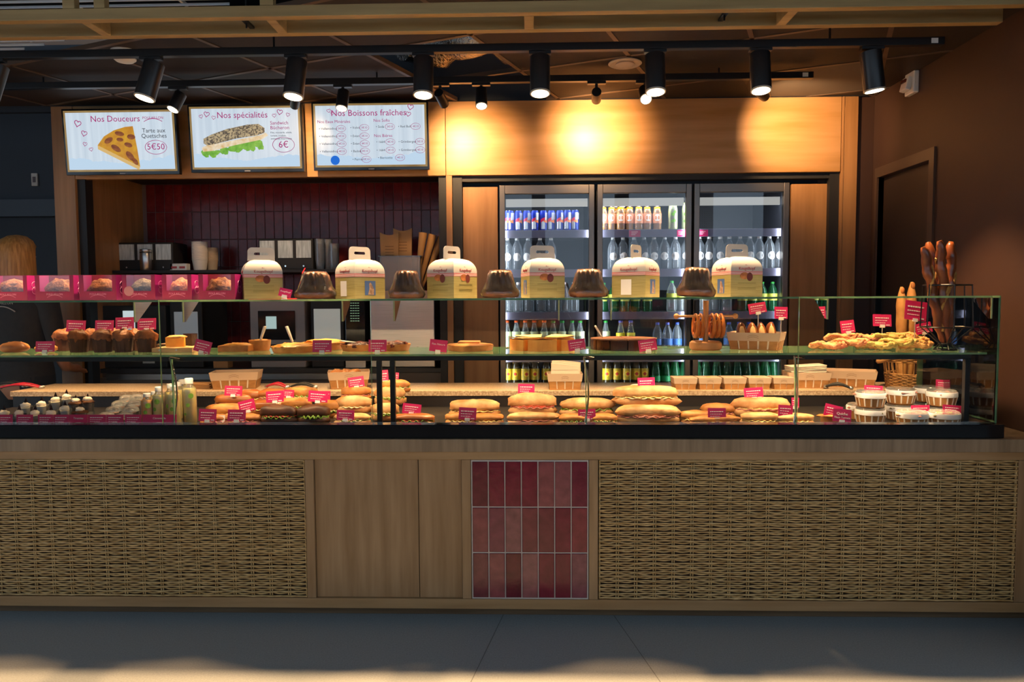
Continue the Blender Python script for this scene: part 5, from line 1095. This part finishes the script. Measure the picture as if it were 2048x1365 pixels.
# ============================================================ GRANITE SERVICE SHELF
ZG = .9; YG = 3.88
def gx(px, Y=YG): return X(px, Y, 765)
def g_on(px, Y=YG): return (gx(px, Y), Y, ZG + .0005)
PXG = 1450 / YG
NAP = mat('folded_napkin', (.78, .70, .60), .8)
punnet('slatted punnet lined with white paper beside the red tongs', g_on(474), .25, .17, .09, R(12), 5)
t = thing('paper_sheet', 'white paper sheet lying in the punnet beside red tongs', 'paper', (gx(480), YG, ZG + .005)); MB().box((0, 0, .068), (.17, .11, .004), rot=Matrix.Rotation(R(-8), 3, 'X')).b2(-.06, .06, -.04, .04, 0, .066).build('sheet', NAP, t)
punnet('slatted punnet filled with small brown rolls', g_on(698), .22, .15, .09, R(14), 5)
for k in range(6):
    p = thing('bread_roll', 'small brown roll heaped in the punnet on granite', 'roll', (gx(698) - .07 + .05 * (k % 3), YG - .03 + .055 * (k // 3), ZG + .055), rnd.uniform(0, 3), 'rolls heaped in the punnet'); MB().lump((0, 0, .02), (.034, .026, .022), 80 + k, .07, 2, 14, 9, flat=.9).build('crust', BREAD, p, smooth=80); MB().b2(-.018, .018, -.003, .003, .041, .0425).build('score', RC, p)
punnet('slatted punnet stuffed with tall white paper bags', g_on(1129, 3.8), .185, .12, .085, 0, 4)
for k in range(3):
    p = thing('paper_bag', 'white paper bag standing upright in the punnet before the iced teas', 'bag', (gx(1129, 3.8) + .004 * k, 3.775 + .02 * k, ZG + .006), group='white bags in the punnet'); hh = .125 + .008 * k
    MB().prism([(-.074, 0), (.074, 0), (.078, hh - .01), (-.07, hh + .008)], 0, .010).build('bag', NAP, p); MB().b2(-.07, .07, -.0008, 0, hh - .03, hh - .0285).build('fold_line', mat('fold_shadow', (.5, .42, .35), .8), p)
t = thing('bread_scoop', 'small cream scoop lying on the granite shelf', 'scoop', g_on(1280, 3.78)); MB().lump((-.015, 0, .014), (.036, .022, .013), 3, .08, 2, 16, 8, flat=.9).build('bowl', PAPER, t, smooth=70); MB().tube([(.01, 0, .02), (.045, 0, .034)], [.009, .006], 8).build('handle', PAPER, t, smooth=60)
for k, (a, b) in enumerate(((1343, 1391), (1392, 1439), (1441, 1488), (1490, 1537), (1539, 1582))):
    w_ = gx(b, 3.80) - gx(a, 3.80); o = punnet(['small lidded punnet box next to the scoop', 'small lidded punnet box with green sticker beside the first', 'middle small lidded punnet box in the row of five', 'small lidded punnet box with green sticker second from tall napkins', 'small lidded punnet box touching the napkin punnet'][k], g_on((a + b) / 2, 3.80), w_ - .004, .11, .058, 0, 3, 'small lidded boxes', True)
    if k in (1, 3): MB().b2(-.012, .012, -.02, .0, .0612, .062).build('green_sticker', mat('green_sticker', S('7fae3a'), .5), o)
punnet('slatted punnet stacked with folded napkins', g_on(1612, 3.86), .215, .14, .082, R(-4), 5)
for k in range(6):
    p = thing('napkin', 'folded cream napkin piled in the punnet', 'napkin', (gx(1610, 3.86), 3.86, ZG + .07 + .008 * k), rot=(0, R(-3), R(-4 + 2 * (k % 3))), group='piled napkins'); MB().b2(-.092, .092, -.055, .055, 0, .0065).build('cloth', NAP, p, bevel=.002); MB().b2(-.092, .092, -.0555, -.055, .003, .0035).build('fold', COL, p)
punnet('wide empty slatted punnet beside the wicker basket', g_on(1702, 3.9), .245, .16, .085, R(-22), 5)
def tongs(px, Y, label, m_, L=.16, rz=0):
    t = thing('serving_tongs', label, 'tongs', g_on(px, Y), rz)
    for s in (-1, 1):
        MB().tube([(-L / 2, s * .006, .012), (-L * .2, s * .020, .024), (0, s * .026, .028), (L * .2, s * .020, .024), (L / 2, s * .012, .008)], [.005, .006, .007, .006, .005], 8).build('arm', m_, t, smooth=60)
        MB().lump((L / 2, s * .012, .009), (.014, .006, .008), 3, .1, 3, 10, 6).build('tip', STEEL, t, smooth=60)
    MB().lump((-L / 2, 0, .011), (.010, .012, .009), 3, .05, 2, 10, 6).build('hinge', STEEL, t, smooth=60)
REDP = mat('red_handle', S('a81c30'), .35)
tongs(553, 3.82, 'red handled tongs beside the paper-lined punnet', REDP, .11); tongs(606, 3.82, 'black handled tongs beside the red tongs', MATTE, .13); tongs(42, 3.82, 'red and steel tongs lying alone on the granite', REDP, .20, .2); tongs(20, 3.9, 'black tongs behind the lone red tongs', MATTE, .18, -.1); tongs(1676, 3.76, 'black tongs in front of wide empty punnet', MATTE, .12, R(-20))
t = thing('kraft_pile', 'pile of brown kraft sheets beside the paper-lined punnet', 'papers', g_on(402, 3.86))
for k in range(7): MB().b2(-.07, .07, -.05, .05, .004 * k, .004 * k + .003).build('sheet', KR, t, rot=(0, 0, R(3 * math.sin(k * 2))))
# round wicker basket with pale baguettes
YBK = 3.82; xb_ = XR - .153; t = thing('wicker_basket', 'round wicker basket with rope handles holding pale baguettes', 'basket', (xb_, YBK, ZG + .0005)); WB = mat('basket_willow', S('b98c54'), .6, c2=S('8a5f30'), scale=30)
rb, rt2, hb2 = .105, .128, .165
def brad(z): return rb + (rt2 - rb) * z / hb2
MB().lathe([(.001, 0), (rb, 0), (rb, .004), (.001, .004)], 24).build('base', WB, t)
ns_ = 30
for k in range(ns_):
    a = 2 * math.pi * k / ns_; MB().tube([(brad(z) * math.cos(a), brad(z) * math.sin(a), z) for z in (.002, .08, hb2)], .0032, 5).build('stake', WB, t, smooth=60)
m = MB()
for r_ in list(range(10)) + list(range(17, 21)):
    z = .006 + r_ * .0078; m.tube([((brad(z) + .004 * (1 if (i // 2 + r_) % 2 else -1)) * math.cos(2 * math.pi * i / 60), (brad(z) + .004 * (1 if (i // 2 + r_) % 2 else -1)) * math.sin(2 * math.pi * i / 60), z) for i in range(60)], .0038, 6, closed=True)
m.build('weavers', WB, t, smooth=70)['kind'] = 'stuff'
MB().tube([(rt2 * math.cos(2 * math.pi * i / 40), rt2 * math.sin(2 * math.pi * i / 40), hb2 + .003 * (i % 2)) for i in range(40)], .008, 8, closed=True).build('rim', WB, t, smooth=70)
for s in (-1, 1): MB().tube([(s * (rt2 - .01 + .045 * math.sin(math.pi * i / 10)), -.06 + .012 * i, hb2 - .03 * math.sin(math.pi * i / 10)) for i in range(11)], .009, 8).build('rope_handle', WB, t, smooth=70)
PB = mat('pale_baguette', S('c9985a'), .6, c2=S('a8703a'), scale=12, bump=.2); 
for k, (bxo, px_, py_) in enumerate(((-.05, 1803, 574), (-.005, 1824, 564))):
    tp_ = A(px_, py_, YBK - .02 + .03 * k); b = Vector((xb_ + bxo, YBK - .02 + .03 * k, ZG + .008)); d = tp_ - b; p = thing('baguette', ['shorter pale baguette in the wicker basket', 'taller pale baguette in the wicker basket'][k], 'bread', b, group='pale baguettes in the basket'); n = 16
    MB().tube([d * (i / n) for i in range(n + 1)], [.026 * (min(1, .4 + i / 3) if i < n - 2 else (.85 if i == n - 2 else .62 if i == n - 1 else .2)) + .001 * math.sin(i * 2) for i in range(n + 1)], 12).build('crust', PB, p, smooth=70)
    MB().lump(d * .985 + Vector((0, -.012, -.012)), (.010, .008, .018), 2, .05).build('browned_tip', BREAD, p, smooth=70)

# ============================================================ LOWER DECK
def dx_(px, Y): return X(px, Y, 830)
def d_on(px, Y, z=0): return (dx_(px, Y), Y, ZDECK + .0005 + z)
BAGM = {'pale': mat('sandwich_pale', S('dcb07a'), .6, c2=S('a8682e'), scale=16, bump=.3, bscale=40, detail=6), 'gold': mat('sandwich_gold', S('cb8a44'), .55, c2=S('8f4f1c'), scale=16, bump=.3, bscale=40, detail=6), 'brown': mat('sandwich_brown', S('a8622c'), .4, c2=S('7f4218'), scale=9, coat=.2), 'dark': mat('sandwich_dark', S('5c341a'), .5, c2=S('3e2010'), scale=14, bump=.2)}
LET = mat('lettuce', S('8fae3a'), .5, c2=S('5c8420'), scale=18, bump=.4); HAM = mat('ham_slice', S('d08a78'), .5, c2=S('b86a5c'), scale=14); TOM = mat('tomato', S('c8442a'), .35); CHE = mat('cheese_slice', S('e6c878'), .5); EGG = mat('egg_slice', S('f0dca8'), .5)
def wavy(L, W, z, seed, amp=.006):
    q = random.Random(seed); n = 30; ph = q.uniform(0, 6); vs = []; fs = []
    for j, (yy, tt) in enumerate(((-W / 2, 1), (-W / 4, .4), (W / 4, .4), (W / 2, 1))):
        for i in range(n + 1):
            u = i / n; e = math.sin(math.pi * min(max(u, .03), .97)) ** .5; vs.append(((u - .5) * L, yy * e * (1 + .10 * math.sin(i * 1.9 + ph + j)), z + amp * tt * math.sin(i * 1.3 + ph + j * .7)))
    for j in range(3):
        for i in range(n): a = j * (n + 1) + i; fs.append((a, a + 1, a + n + 2, a + n + 1))
    return MB().add(vs, fs)
def sandwich(px0, px1, Y, z, h, bread, label, fills, seed, rz=0, group=None, W=.075):
    L = dx_(px1, Y) - dx_(px0, Y); t = thing('sandwich', label, 'sandwich', d_on((px0 + px1) / 2, Y, z), rz, group); hb_ = h * .36
    MB().lump((0, 0, hb_ * .75), (L / 2, W / 2, hb_ * .8), seed, .06, 2.4, 26, 10, flat=.92, pw=.8).build('bottom_bread', BAGM[bread], t, smooth=75)
    n = len(fills)
    for i, f in enumerate(fills): 
        o = wavy(L * .93, W * 1.10 + .006 * (i == 0), h * (.46 + .10 * i / max(n, 1)), seed + i, .006 if f is LET else .003); o = o.build({LET: 'lettuce', HAM: 'ham', TOM: 'tomato', CHE: 'cheese', EGG: 'egg'}[f], f, t, smooth=80)
        sol = o.modifiers.new('thick', 'SOLIDIFY'); sol.thickness = .0035
    MB().lump((0, 0, h * .56 + hb_ * .3), (L / 2 * .99, W / 2 * .98, hb_ * 1.05), seed + 5, .07, 2.4, 26, 10, flat=.45, pw=.8).build('top_bread', BAGM[bread], t, smooth=75)
    return t
sw = [  # px0 px1 Y z h bread label fills
 (402, 470, 3.20, 0, .045, 'gold', 'small golden sandwich roll beside the tall juice bottles', [HAM]), (455, 525, 3.20, 0, .048, 'gold', 'small golden roll behind the paired magenta cards', [HAM]),
 (412, 490, 3.32, .0, .075, 'gold', 'golden pretzel sandwich in second row near juice bottles', [CHE]), (430, 505, 3.44, .03, .075, 'brown', 'brown pretzel sandwich under the topmost left card', [HAM]), (478, 528, 3.48, .05, .07, 'brown', 'brown pretzel sandwich leaning at the back', [CHE]),
 (495, 575, 3.34, .02, .07, 'brown', 'brown pretzel sandwich behind dark lettuce roll', [CHE]), (515, 590, 3.48, .055, .07, 'brown', 'brown glossy pretzel sandwich at back of pile', [HAM, CHE]), (570, 640, 3.46, .06, .075, 'gold', 'golden sandwich with pale filling at back of pile', [EGG, LET]), (560, 625, 3.34, .03, .07, 'gold', 'golden sandwich with lettuce between the cards', [LET, CHE]),
 (520, 597, 3.20, 0, .085, 'dark', 'dark rye sandwich with frilly lettuce and tomato', [LET, TOM]), (595, 660, 3.20, 0, .085, 'dark', 'second dark rye sandwich bursting with lettuce', [LET, LET]), (630, 690, 3.32, .01, .08, 'gold', 'golden sandwich beside dark rye ones', [LET, EGG]),
 (668, 742, 3.20, 0, .05, 'pale', 'pale seeded sandwich behind card', [EGG, LET]), (672, 745, 3.32, .03, .08, 'pale', 'pale sandwich with egg in the second row', [EGG]), (682, 742, 3.42, .075, .07, 'gold', 'golden sandwich on top of the pale pile', [HAM]),
 (742, 800, 3.30, .0, .08, 'pale', 'pale sandwich with lettuce behind black posts', [LET, EGG]), (750, 812, 3.40, .06, .08, 'pale', 'pale stacked sandwich with salad behind black posts', [LET, EGG]), (756, 822, 3.46, .11, .06, 'gold', 'topmost sandwich in the salad stack at black posts', [EGG, LET]),
 (782, 870, 3.19, 0, .05, 'brown', 'flat brown sandwich in front of the salad stack', [LET, TOM]),
 (890, 955, 3.18, 0, .055, 'gold', 'golden loaf sandwich left under card with round seal', [CHE]), (940, 1008, 3.19, 0, .05, 'gold', 'golden loaf sandwich touching the round-seal card', [CHE]), (898, 1000, 3.29, .012, .085, 'pale', 'pale long sandwich lying behind the golden loaves', [CHE]),
 (1013, 1120, 3.19, 0, .055, 'pale', 'floury sandwich at front below the stemmed card', [HAM]), (1018, 1112, 3.28, .022, .105, 'pale', 'long pale sandwich with pink ham below the stemmed card', [HAM, TOM]),
 (1117, 1180, 3.18, 0, .05, 'gold', 'golden short sandwich with lettuce tips', [LET]), (1172, 1235, 3.18, 0, .05, 'gold', 'golden short sandwich beside the ham stack', [LET, CHE]), (1118, 1228, 3.28, .02, .085, 'pale', 'pale long sandwich behind the short golden ones', [LET]),
 (1230, 1362, 3.20, 0, .085, 'pale', 'long sandwich with folded ham at bottom of stack', [HAM, HAM]), (1226, 1358, 3.25, .075, .09, 'pale', 'long sandwich with egg slices on top of stack', [EGG, CHE]),
 (1357, 1425, 3.20, 0, .06, 'gold', 'golden flat sandwich beside the ham stack', [CHE]), (1375, 1480, 3.17, 0, .045, 'gold', 'thin golden sandwich below card with seal', [CHE]), (1400, 1470, 3.28, .01, .07, 'gold', 'golden sandwich behind card with seal', [HAM]),
 (1462, 1580, 3.28, .018, .09, 'pale', 'pale panini with shredded filling under tall card', [HAM, CHE]), (1480, 1560, 3.18, 0, .055, 'pale', 'pale floury panini lying in front', [CHE]), (1545, 1628, 3.18, 0, .05, 'pale', 'pale floury panini beside the quiche', [CHE]),
]
for i, (a, b, Y, z, h, br, l, f) in enumerate(sw): sandwich(a, b, Y, z, h, br, l, f, 100 + 7 * i, rnd.uniform(-.06, .06))
t = thing('quiche_slice', 'orange baked quiche slice behind two cards', 'quiche', d_on(1660, 3.22), .3); wedge(MB(), .11, .9, 0, .035).build('crust', CRUST, t, (-.05, 0, 0)); MB().lump((.01, 0, .036), (.055, .036, .009), 4, .2, 5, 16, 8).build('filling', mat('quiche_orange', S('cf8a3c'), .5, c2=S('a85a20'), scale=30, bump=.6), t, smooth=80)
# deck cards
for a, b, c, d, Y, bz, r_, l, w_ in ((397, 819, 432, 843, 3.14, 0, 2, 'magenta card in front of the small golden rolls', None), (455, 820, 491, 843, 3.14, 0, 1, 'magenta card beside the white slip', None), (449, 780, 484, 800, 3.40, .10, 2, 'magenta card on the brown pretzel sandwiches', None), (480, 809, 513, 832, 3.24, .05, -14, 'tilted magenta card on second row of pretzel rolls', None), (533, 796, 568, 818, 3.26, .09, -4, 'magenta card over the first dark rye sandwich', None), (616, 796, 655, 818, 3.26, .09, 4, 'magenta card over the second dark rye sandwich', None), (642, 804, 661, 824, 3.36, .08, 0, 'magenta card half hidden behind another over the rye', None), (567, 799, 588, 815, 3.40, .09, 2, 'faded magenta card between the rye cards', None),
        (673, 821, 708, 841, 3.15, 0, 2, 'magenta card before the pale seeded sandwich', None), (698, 782, 730, 803, 3.40, .14, -8, 'magenta card on top of the pale pile', None), (762, 768, 778, 792, 3.44, .16, -5, 'narrow magenta card between the black posts', None), (786, 773, 797, 791, 3.46, .16, 4, 'narrow magenta card beside the black posts', None), (804, 813, 841, 833, 3.2, .045, 6, 'magenta card stuck in flat brown sandwich', None), (917, 816, 952, 840, 3.13, 0, 3, 'magenta card with round seal before golden loaves', None), (1036, 787, 1069, 807, 3.30, .12, 1, 'magenta card on tall stem above ham sandwich', None), (1157, 819, 1192, 841, 3.15, 0, -3, 'magenta card before the short golden sandwiches', None), (1276, 780, 1310, 802, 3.25, .15, -2, 'magenta card on top of the tall ham stack', None), (1416, 817, 1452, 840, 3.14, 0, 0, 'magenta card with seal on thin golden sandwich', None), (1489, 795, 1527, 817, 3.28, .10, -4, 'magenta card above the shredded panini', None), (1556, 811, 1585, 834, 3.16, 0, 4, 'magenta card before the floury panini', None), (1583, 796, 1598, 816, 3.34, .02, 2, 'narrow magenta card behind the glass joint', None), (1646, 812, 1682, 836, 3.2, .03, 14, 'tilted magenta card behind the quiche slice', None), (1665, 819, 1702, 844, 3.14, 0, 5, 'magenta card reading Quiche Thon Tomate', ['Quiche', 'Thon Tomate']),
        (1728, 784, 1765, 802, 3.34, .11, 3, 'magenta card on the first cup stack', None), (1823, 811, 1860, 831, 3.2, .035, -1, 'magenta card on the low front cup', None), (1871, 773, 1908, 793, 3.42, .12, 4, 'magenta card on the rearmost cups', None), (1885, 811, 1922, 829, 3.16, .035, 5, 'magenta card on last front cup', None)):
    sign(l, a, b, c, d, Y, ZDECK + bz, r_, w_, 8)
t = thing('paper_slip', 'small white paper slip standing between the front cards', 'slip', d_on(440, 3.16)); MB().b2(-.016, .016, -.001, .001, 0, .05).build('slip', NAP, t, rot=(R(-20), 0, 0)); MB().b2(-.010, .010, -.006, .008, 0, .003).build('foot', WHITE, t)
# wooden round cups
CUPW = mat('cup_wood_print', S('b58248'), .5, c2=S('96642e'), scale=7, stretch=(9, 9, 1)); CUPR = mat('cup_rim', (.74, .74, .76), .4); LIDM = glass('cup_lid', (.94, .94, .94), 1.45, .06, haze=.12)
def cup(px, Y, z, label, salad, r=.064, h=.062):
    t = thing('salad_cup', label, 'cup', d_on(px, Y, z), rnd.uniform(0, 3))
    MB().lathe([(r * .82, 0), (r * .84, .001), (r * .95, h * .66), (r * .93, h * .66), (r * .80, .003)], 30).build('cup', CUPW, t, smooth=35)
    MB().lathe([(r * .955, h * .64), (r, h * .66), (r * 1.0, h * .95), (r * .97, h), (r * .93, h), (r * .93, h * .66)], 30).build('rim_band', CUPR, t, smooth=35)
    for k in range(14):
        a = 2 * math.pi * k / 14; MB().box((r * .915 * math.cos(a), r * .915 * math.sin(a), h * .35), (.0016, .006, h * .56), rot=Matrix.Rotation(a, 3, 'Z') @ Matrix.Rotation(R(12), 3, 'Y')).build('pale_stripe', PAPER, t)
    MB().lump((0, 0, h * .86), (r * .90, r * .90, .010), int(px), .25, 5, 22, 8).build('salad', salad, t, smooth=80)
    MB().lathe([(r * .94, h + .001), (r * .9, h + .007), (r * .5, h + .010), (.001, h + .010)], 28).build('clear_lid', LIDM, t, smooth=50)
SAL = [mat('salad_mix', S('c8a088'), .5, c2=S('8a9a48'), scale=26, bump=.6), mat('salad_pink', S('cf9a84'), .5, c2=S('b8584a'), scale=26, bump=.6), mat('salad_green', S('9aa850'), .5, c2=S('c8a878'), scale=26, bump=.6)]
for px, Y, z, l, s in ((1740, 3.24, 0, 'lower round salad cup next to the quiche', 0), (1740, 3.24, .075, 'upper round salad cup stacked next to the quiche', 1), (1722, 3.36, 0, 'round salad cup peeping out behind the first stack', 1), (1800, 3.34, 0, 'lower salad cup in the second stack', 0), (1800, 3.34, .075, 'upper salad cup with pink filling in the second stack', 1), (1855, 3.40, 0, 'rear lower salad cup', 2), (1855, 3.40, .075, 'rear upper salad cup under tall card', 0), (1882, 3.27, 0, 'lower salad cup by the end glass', 0), (1882, 3.27, .075, 'upper salad cup by the end glass', 1), (1824, 3.15, 0, 'low salad cup with card at front of deck', 1), (1888, 3.14, 0, 'last low salad cup with card near black post', 2)): cup(px, Y, z, l, SAL[s])
# desserts
CRE = mat('whipped_cream', (.82, .74, .64), .6, bump=.3, bscale=50); COC = mat('cocoa_crumb', S('6a3c1c'), .8, c2=S('452410'), scale=60, bump=.8); PLC = glass('clear_cup', (.95, .95, .95), 1.45, .05, haze=.05)
ds = [(8, 3.2, 0), (38, 3.2, 0), (52, 3.3, 0), (70, 3.2, 0), (84, 3.32, 1), (102, 3.2, 1), (112, 3.38, 1), (130, 3.26, 1), (134, 3.42, 1), (152, 3.34, 2), (176, 3.36, 2), (160, 3.22, 2)]
for i, (px, Y, k) in enumerate(ds):
    z = .012 * ((Y - 3.18) / .06); t = thing('dessert_cup', ['small cream dessert cup behind the label strip', 'cream dessert cup with dark chocolate shard', 'cocoa dessert cup topped with cream'][k], 'dessert', d_on(px, Y), 0, ['plain cream desserts', 'cream desserts with shard', 'cocoa desserts'][k]); zb3 = max(z, 0) + .0
    if zb3 > .004: MB().lathe([(.028, 0), (.028, zb3)], 14).build('riser', PLC, t)
    MB().lathe([(.024, zb3), (.030, zb3 + .045), (.029, zb3 + .045), (.023, zb3 + .003)], 20).build('cup', PLC, t, smooth=40); MB().lathe([(.0225, zb3 + .004), (.0275, zb3 + .04), (.001, zb3 + .041)], 18).build('filling', COC if k == 2 else CRE, t, smooth=50)
    if k == 2: MB().lump((0, 0, zb3 + .045), (.031, .031, .012), 200 + i, .2, 5, 16, 8).build('crumb_top', COC, t, smooth=70)
    MB().lump((0, 0, zb3 + (.058 if k == 2 else .05)), (.019, .019, .013), 220 + i, .15, 4, 14, 8).build('cream', CRE, t, smooth=80)
    MB().add([(-.008, 0, zb3 + .062), (.008, .002, zb3 + .062), (.001, .001, zb3 + .085), (-.008, .004, zb3 + .062), (.008, .006, zb3 + .062), (.001, .004, zb3 + .085)], [(0, 1, 2), (5, 4, 3), (0, 3, 4, 1), (1, 4, 5, 2), (2, 5, 3, 0)]).build('chocolate_shard', CHO, t)
for i, (px, Y) in enumerate(((212, 3.19), (250, 3.19), (228, 3.28), (262, 3.28), (240, 3.37), (270, 3.38), (255, 3.46), (275, 3.47))):
    zz3 = .014 * ((Y - 3.19) / .09); t = thing('domed_cup', 'clear domed dessert cup beside the juice bottles', 'dessert', d_on(px, Y), 0, 'domed dessert cups'); MB().lathe([(.028, 0), (.034, .035 + zz3), (.033, .035 + zz3), (.027, .003)], 20).build('cup', PLC, t, smooth=40); MB().lathe([(.027, .003), (.032, .03 + zz3), (.001, .031 + zz3)], 18).build('cream', mat('pink_cream', S('d0a894'), .6), t, smooth=50); MB().lathe([(.036, .035 + zz3), (.036, .038 + zz3), (.032, .050 + zz3), (.018, .058 + zz3), (.001, .060 + zz3)], 22).build('dome_lid', LIDM, t, smooth=60)
# label strip
lx = [(-6, 25), (33, 66), (76, 106), (107, 138), (139, 175), (176, 212), (213, 247), (250, 283), (285, 353)]
for i, (a, b) in enumerate(lx):
    nm = {4: ['Tiramisu'], 8: ['Citronnade']}.get(i); lb = ['beside the plain cream desserts', 'below second cream dessert', 'under the first shards', 'under the paired shards', 'reading Tiramisu', 'below the cocoa desserts', 'under the first domes', 'under the last domes', 'reading Citronnade'][i]
    t = sign('magenta deck label ' + lb, a, 830, b, 849, 3.105, ZDECK, 0, nm, 4)
# juice bottles
def jug(px, Y, ytop, r, label, liq, z=0):
    H_ = Z(ytop, Y, px) - ZDECK - z; t = thing('juice_bottle', label, 'bottle', d_on(px, Y, z), rnd.uniform(-.3, .3)); pr_b = [(r * .9, 0), (r, .006), (r, H_ * .70), (r * .93, H_ * .77), (r * .55, H_ * .84), (r * .50, H_ * .88)]
    MB().lathe(pr_b, 22).build('body', CLEAR, t, smooth=45); MB().lathe([(x * .95, zz + .002) for x, zz in pr_b[:4]], 20).build('juice', liq, t, smooth=45); MB().lathe([(r * .56, H_ * .88), (r * .58, H_ * .885), (r * .58, H_ * .99), (r * .5, H_)], 18).build('cap', CAPW, t, smooth=40)
    for k in range(3): a = -.5 + .45 * k; round_label(t, r * 1.015, H_ * (.22 + .1 * ((k * 7) % 5)), .006 + .003 * k, mat('leaf_green', S('5f8a2c'), .5), 'leaf_print').rotation_euler = (0, 0, a)
CIT = mat('citrus_juice', S('ecd67a'), .3, c2=S('e0c050'), scale=4); OR2 = mat('orange_drink', S('e79a24'), .3)
for px, Y, yt, r, l, q_ in ((295, 3.20, 787, .027, 'small orange juice bottle at start of bottle row', OR2), (319, 3.21, 774, .027, 'pale lemonade bottle with green leaf beside orange one', CIT), (310, 3.30, 783, .025, 'pale lemonade bottle behind the orange one', CIT), (343, 3.30, 768, .027, 'pale lemonade bottle in the middle of the row', CIT), (358, 3.38, 764, .027, 'pale lemonade bottle behind steel bracket', CIT), (350, 3.20, 772, .027, 'pale lemonade bottle over the Citronnade label', CIT), (380, 3.24, 757, .031, 'tallest citrus juice bottle beside the golden rolls', CIT), (365, 3.47, 760, .027, 'citrus juice bottle rearmost in the row', CIT)): jug(px, Y, yt, r, l, q_)
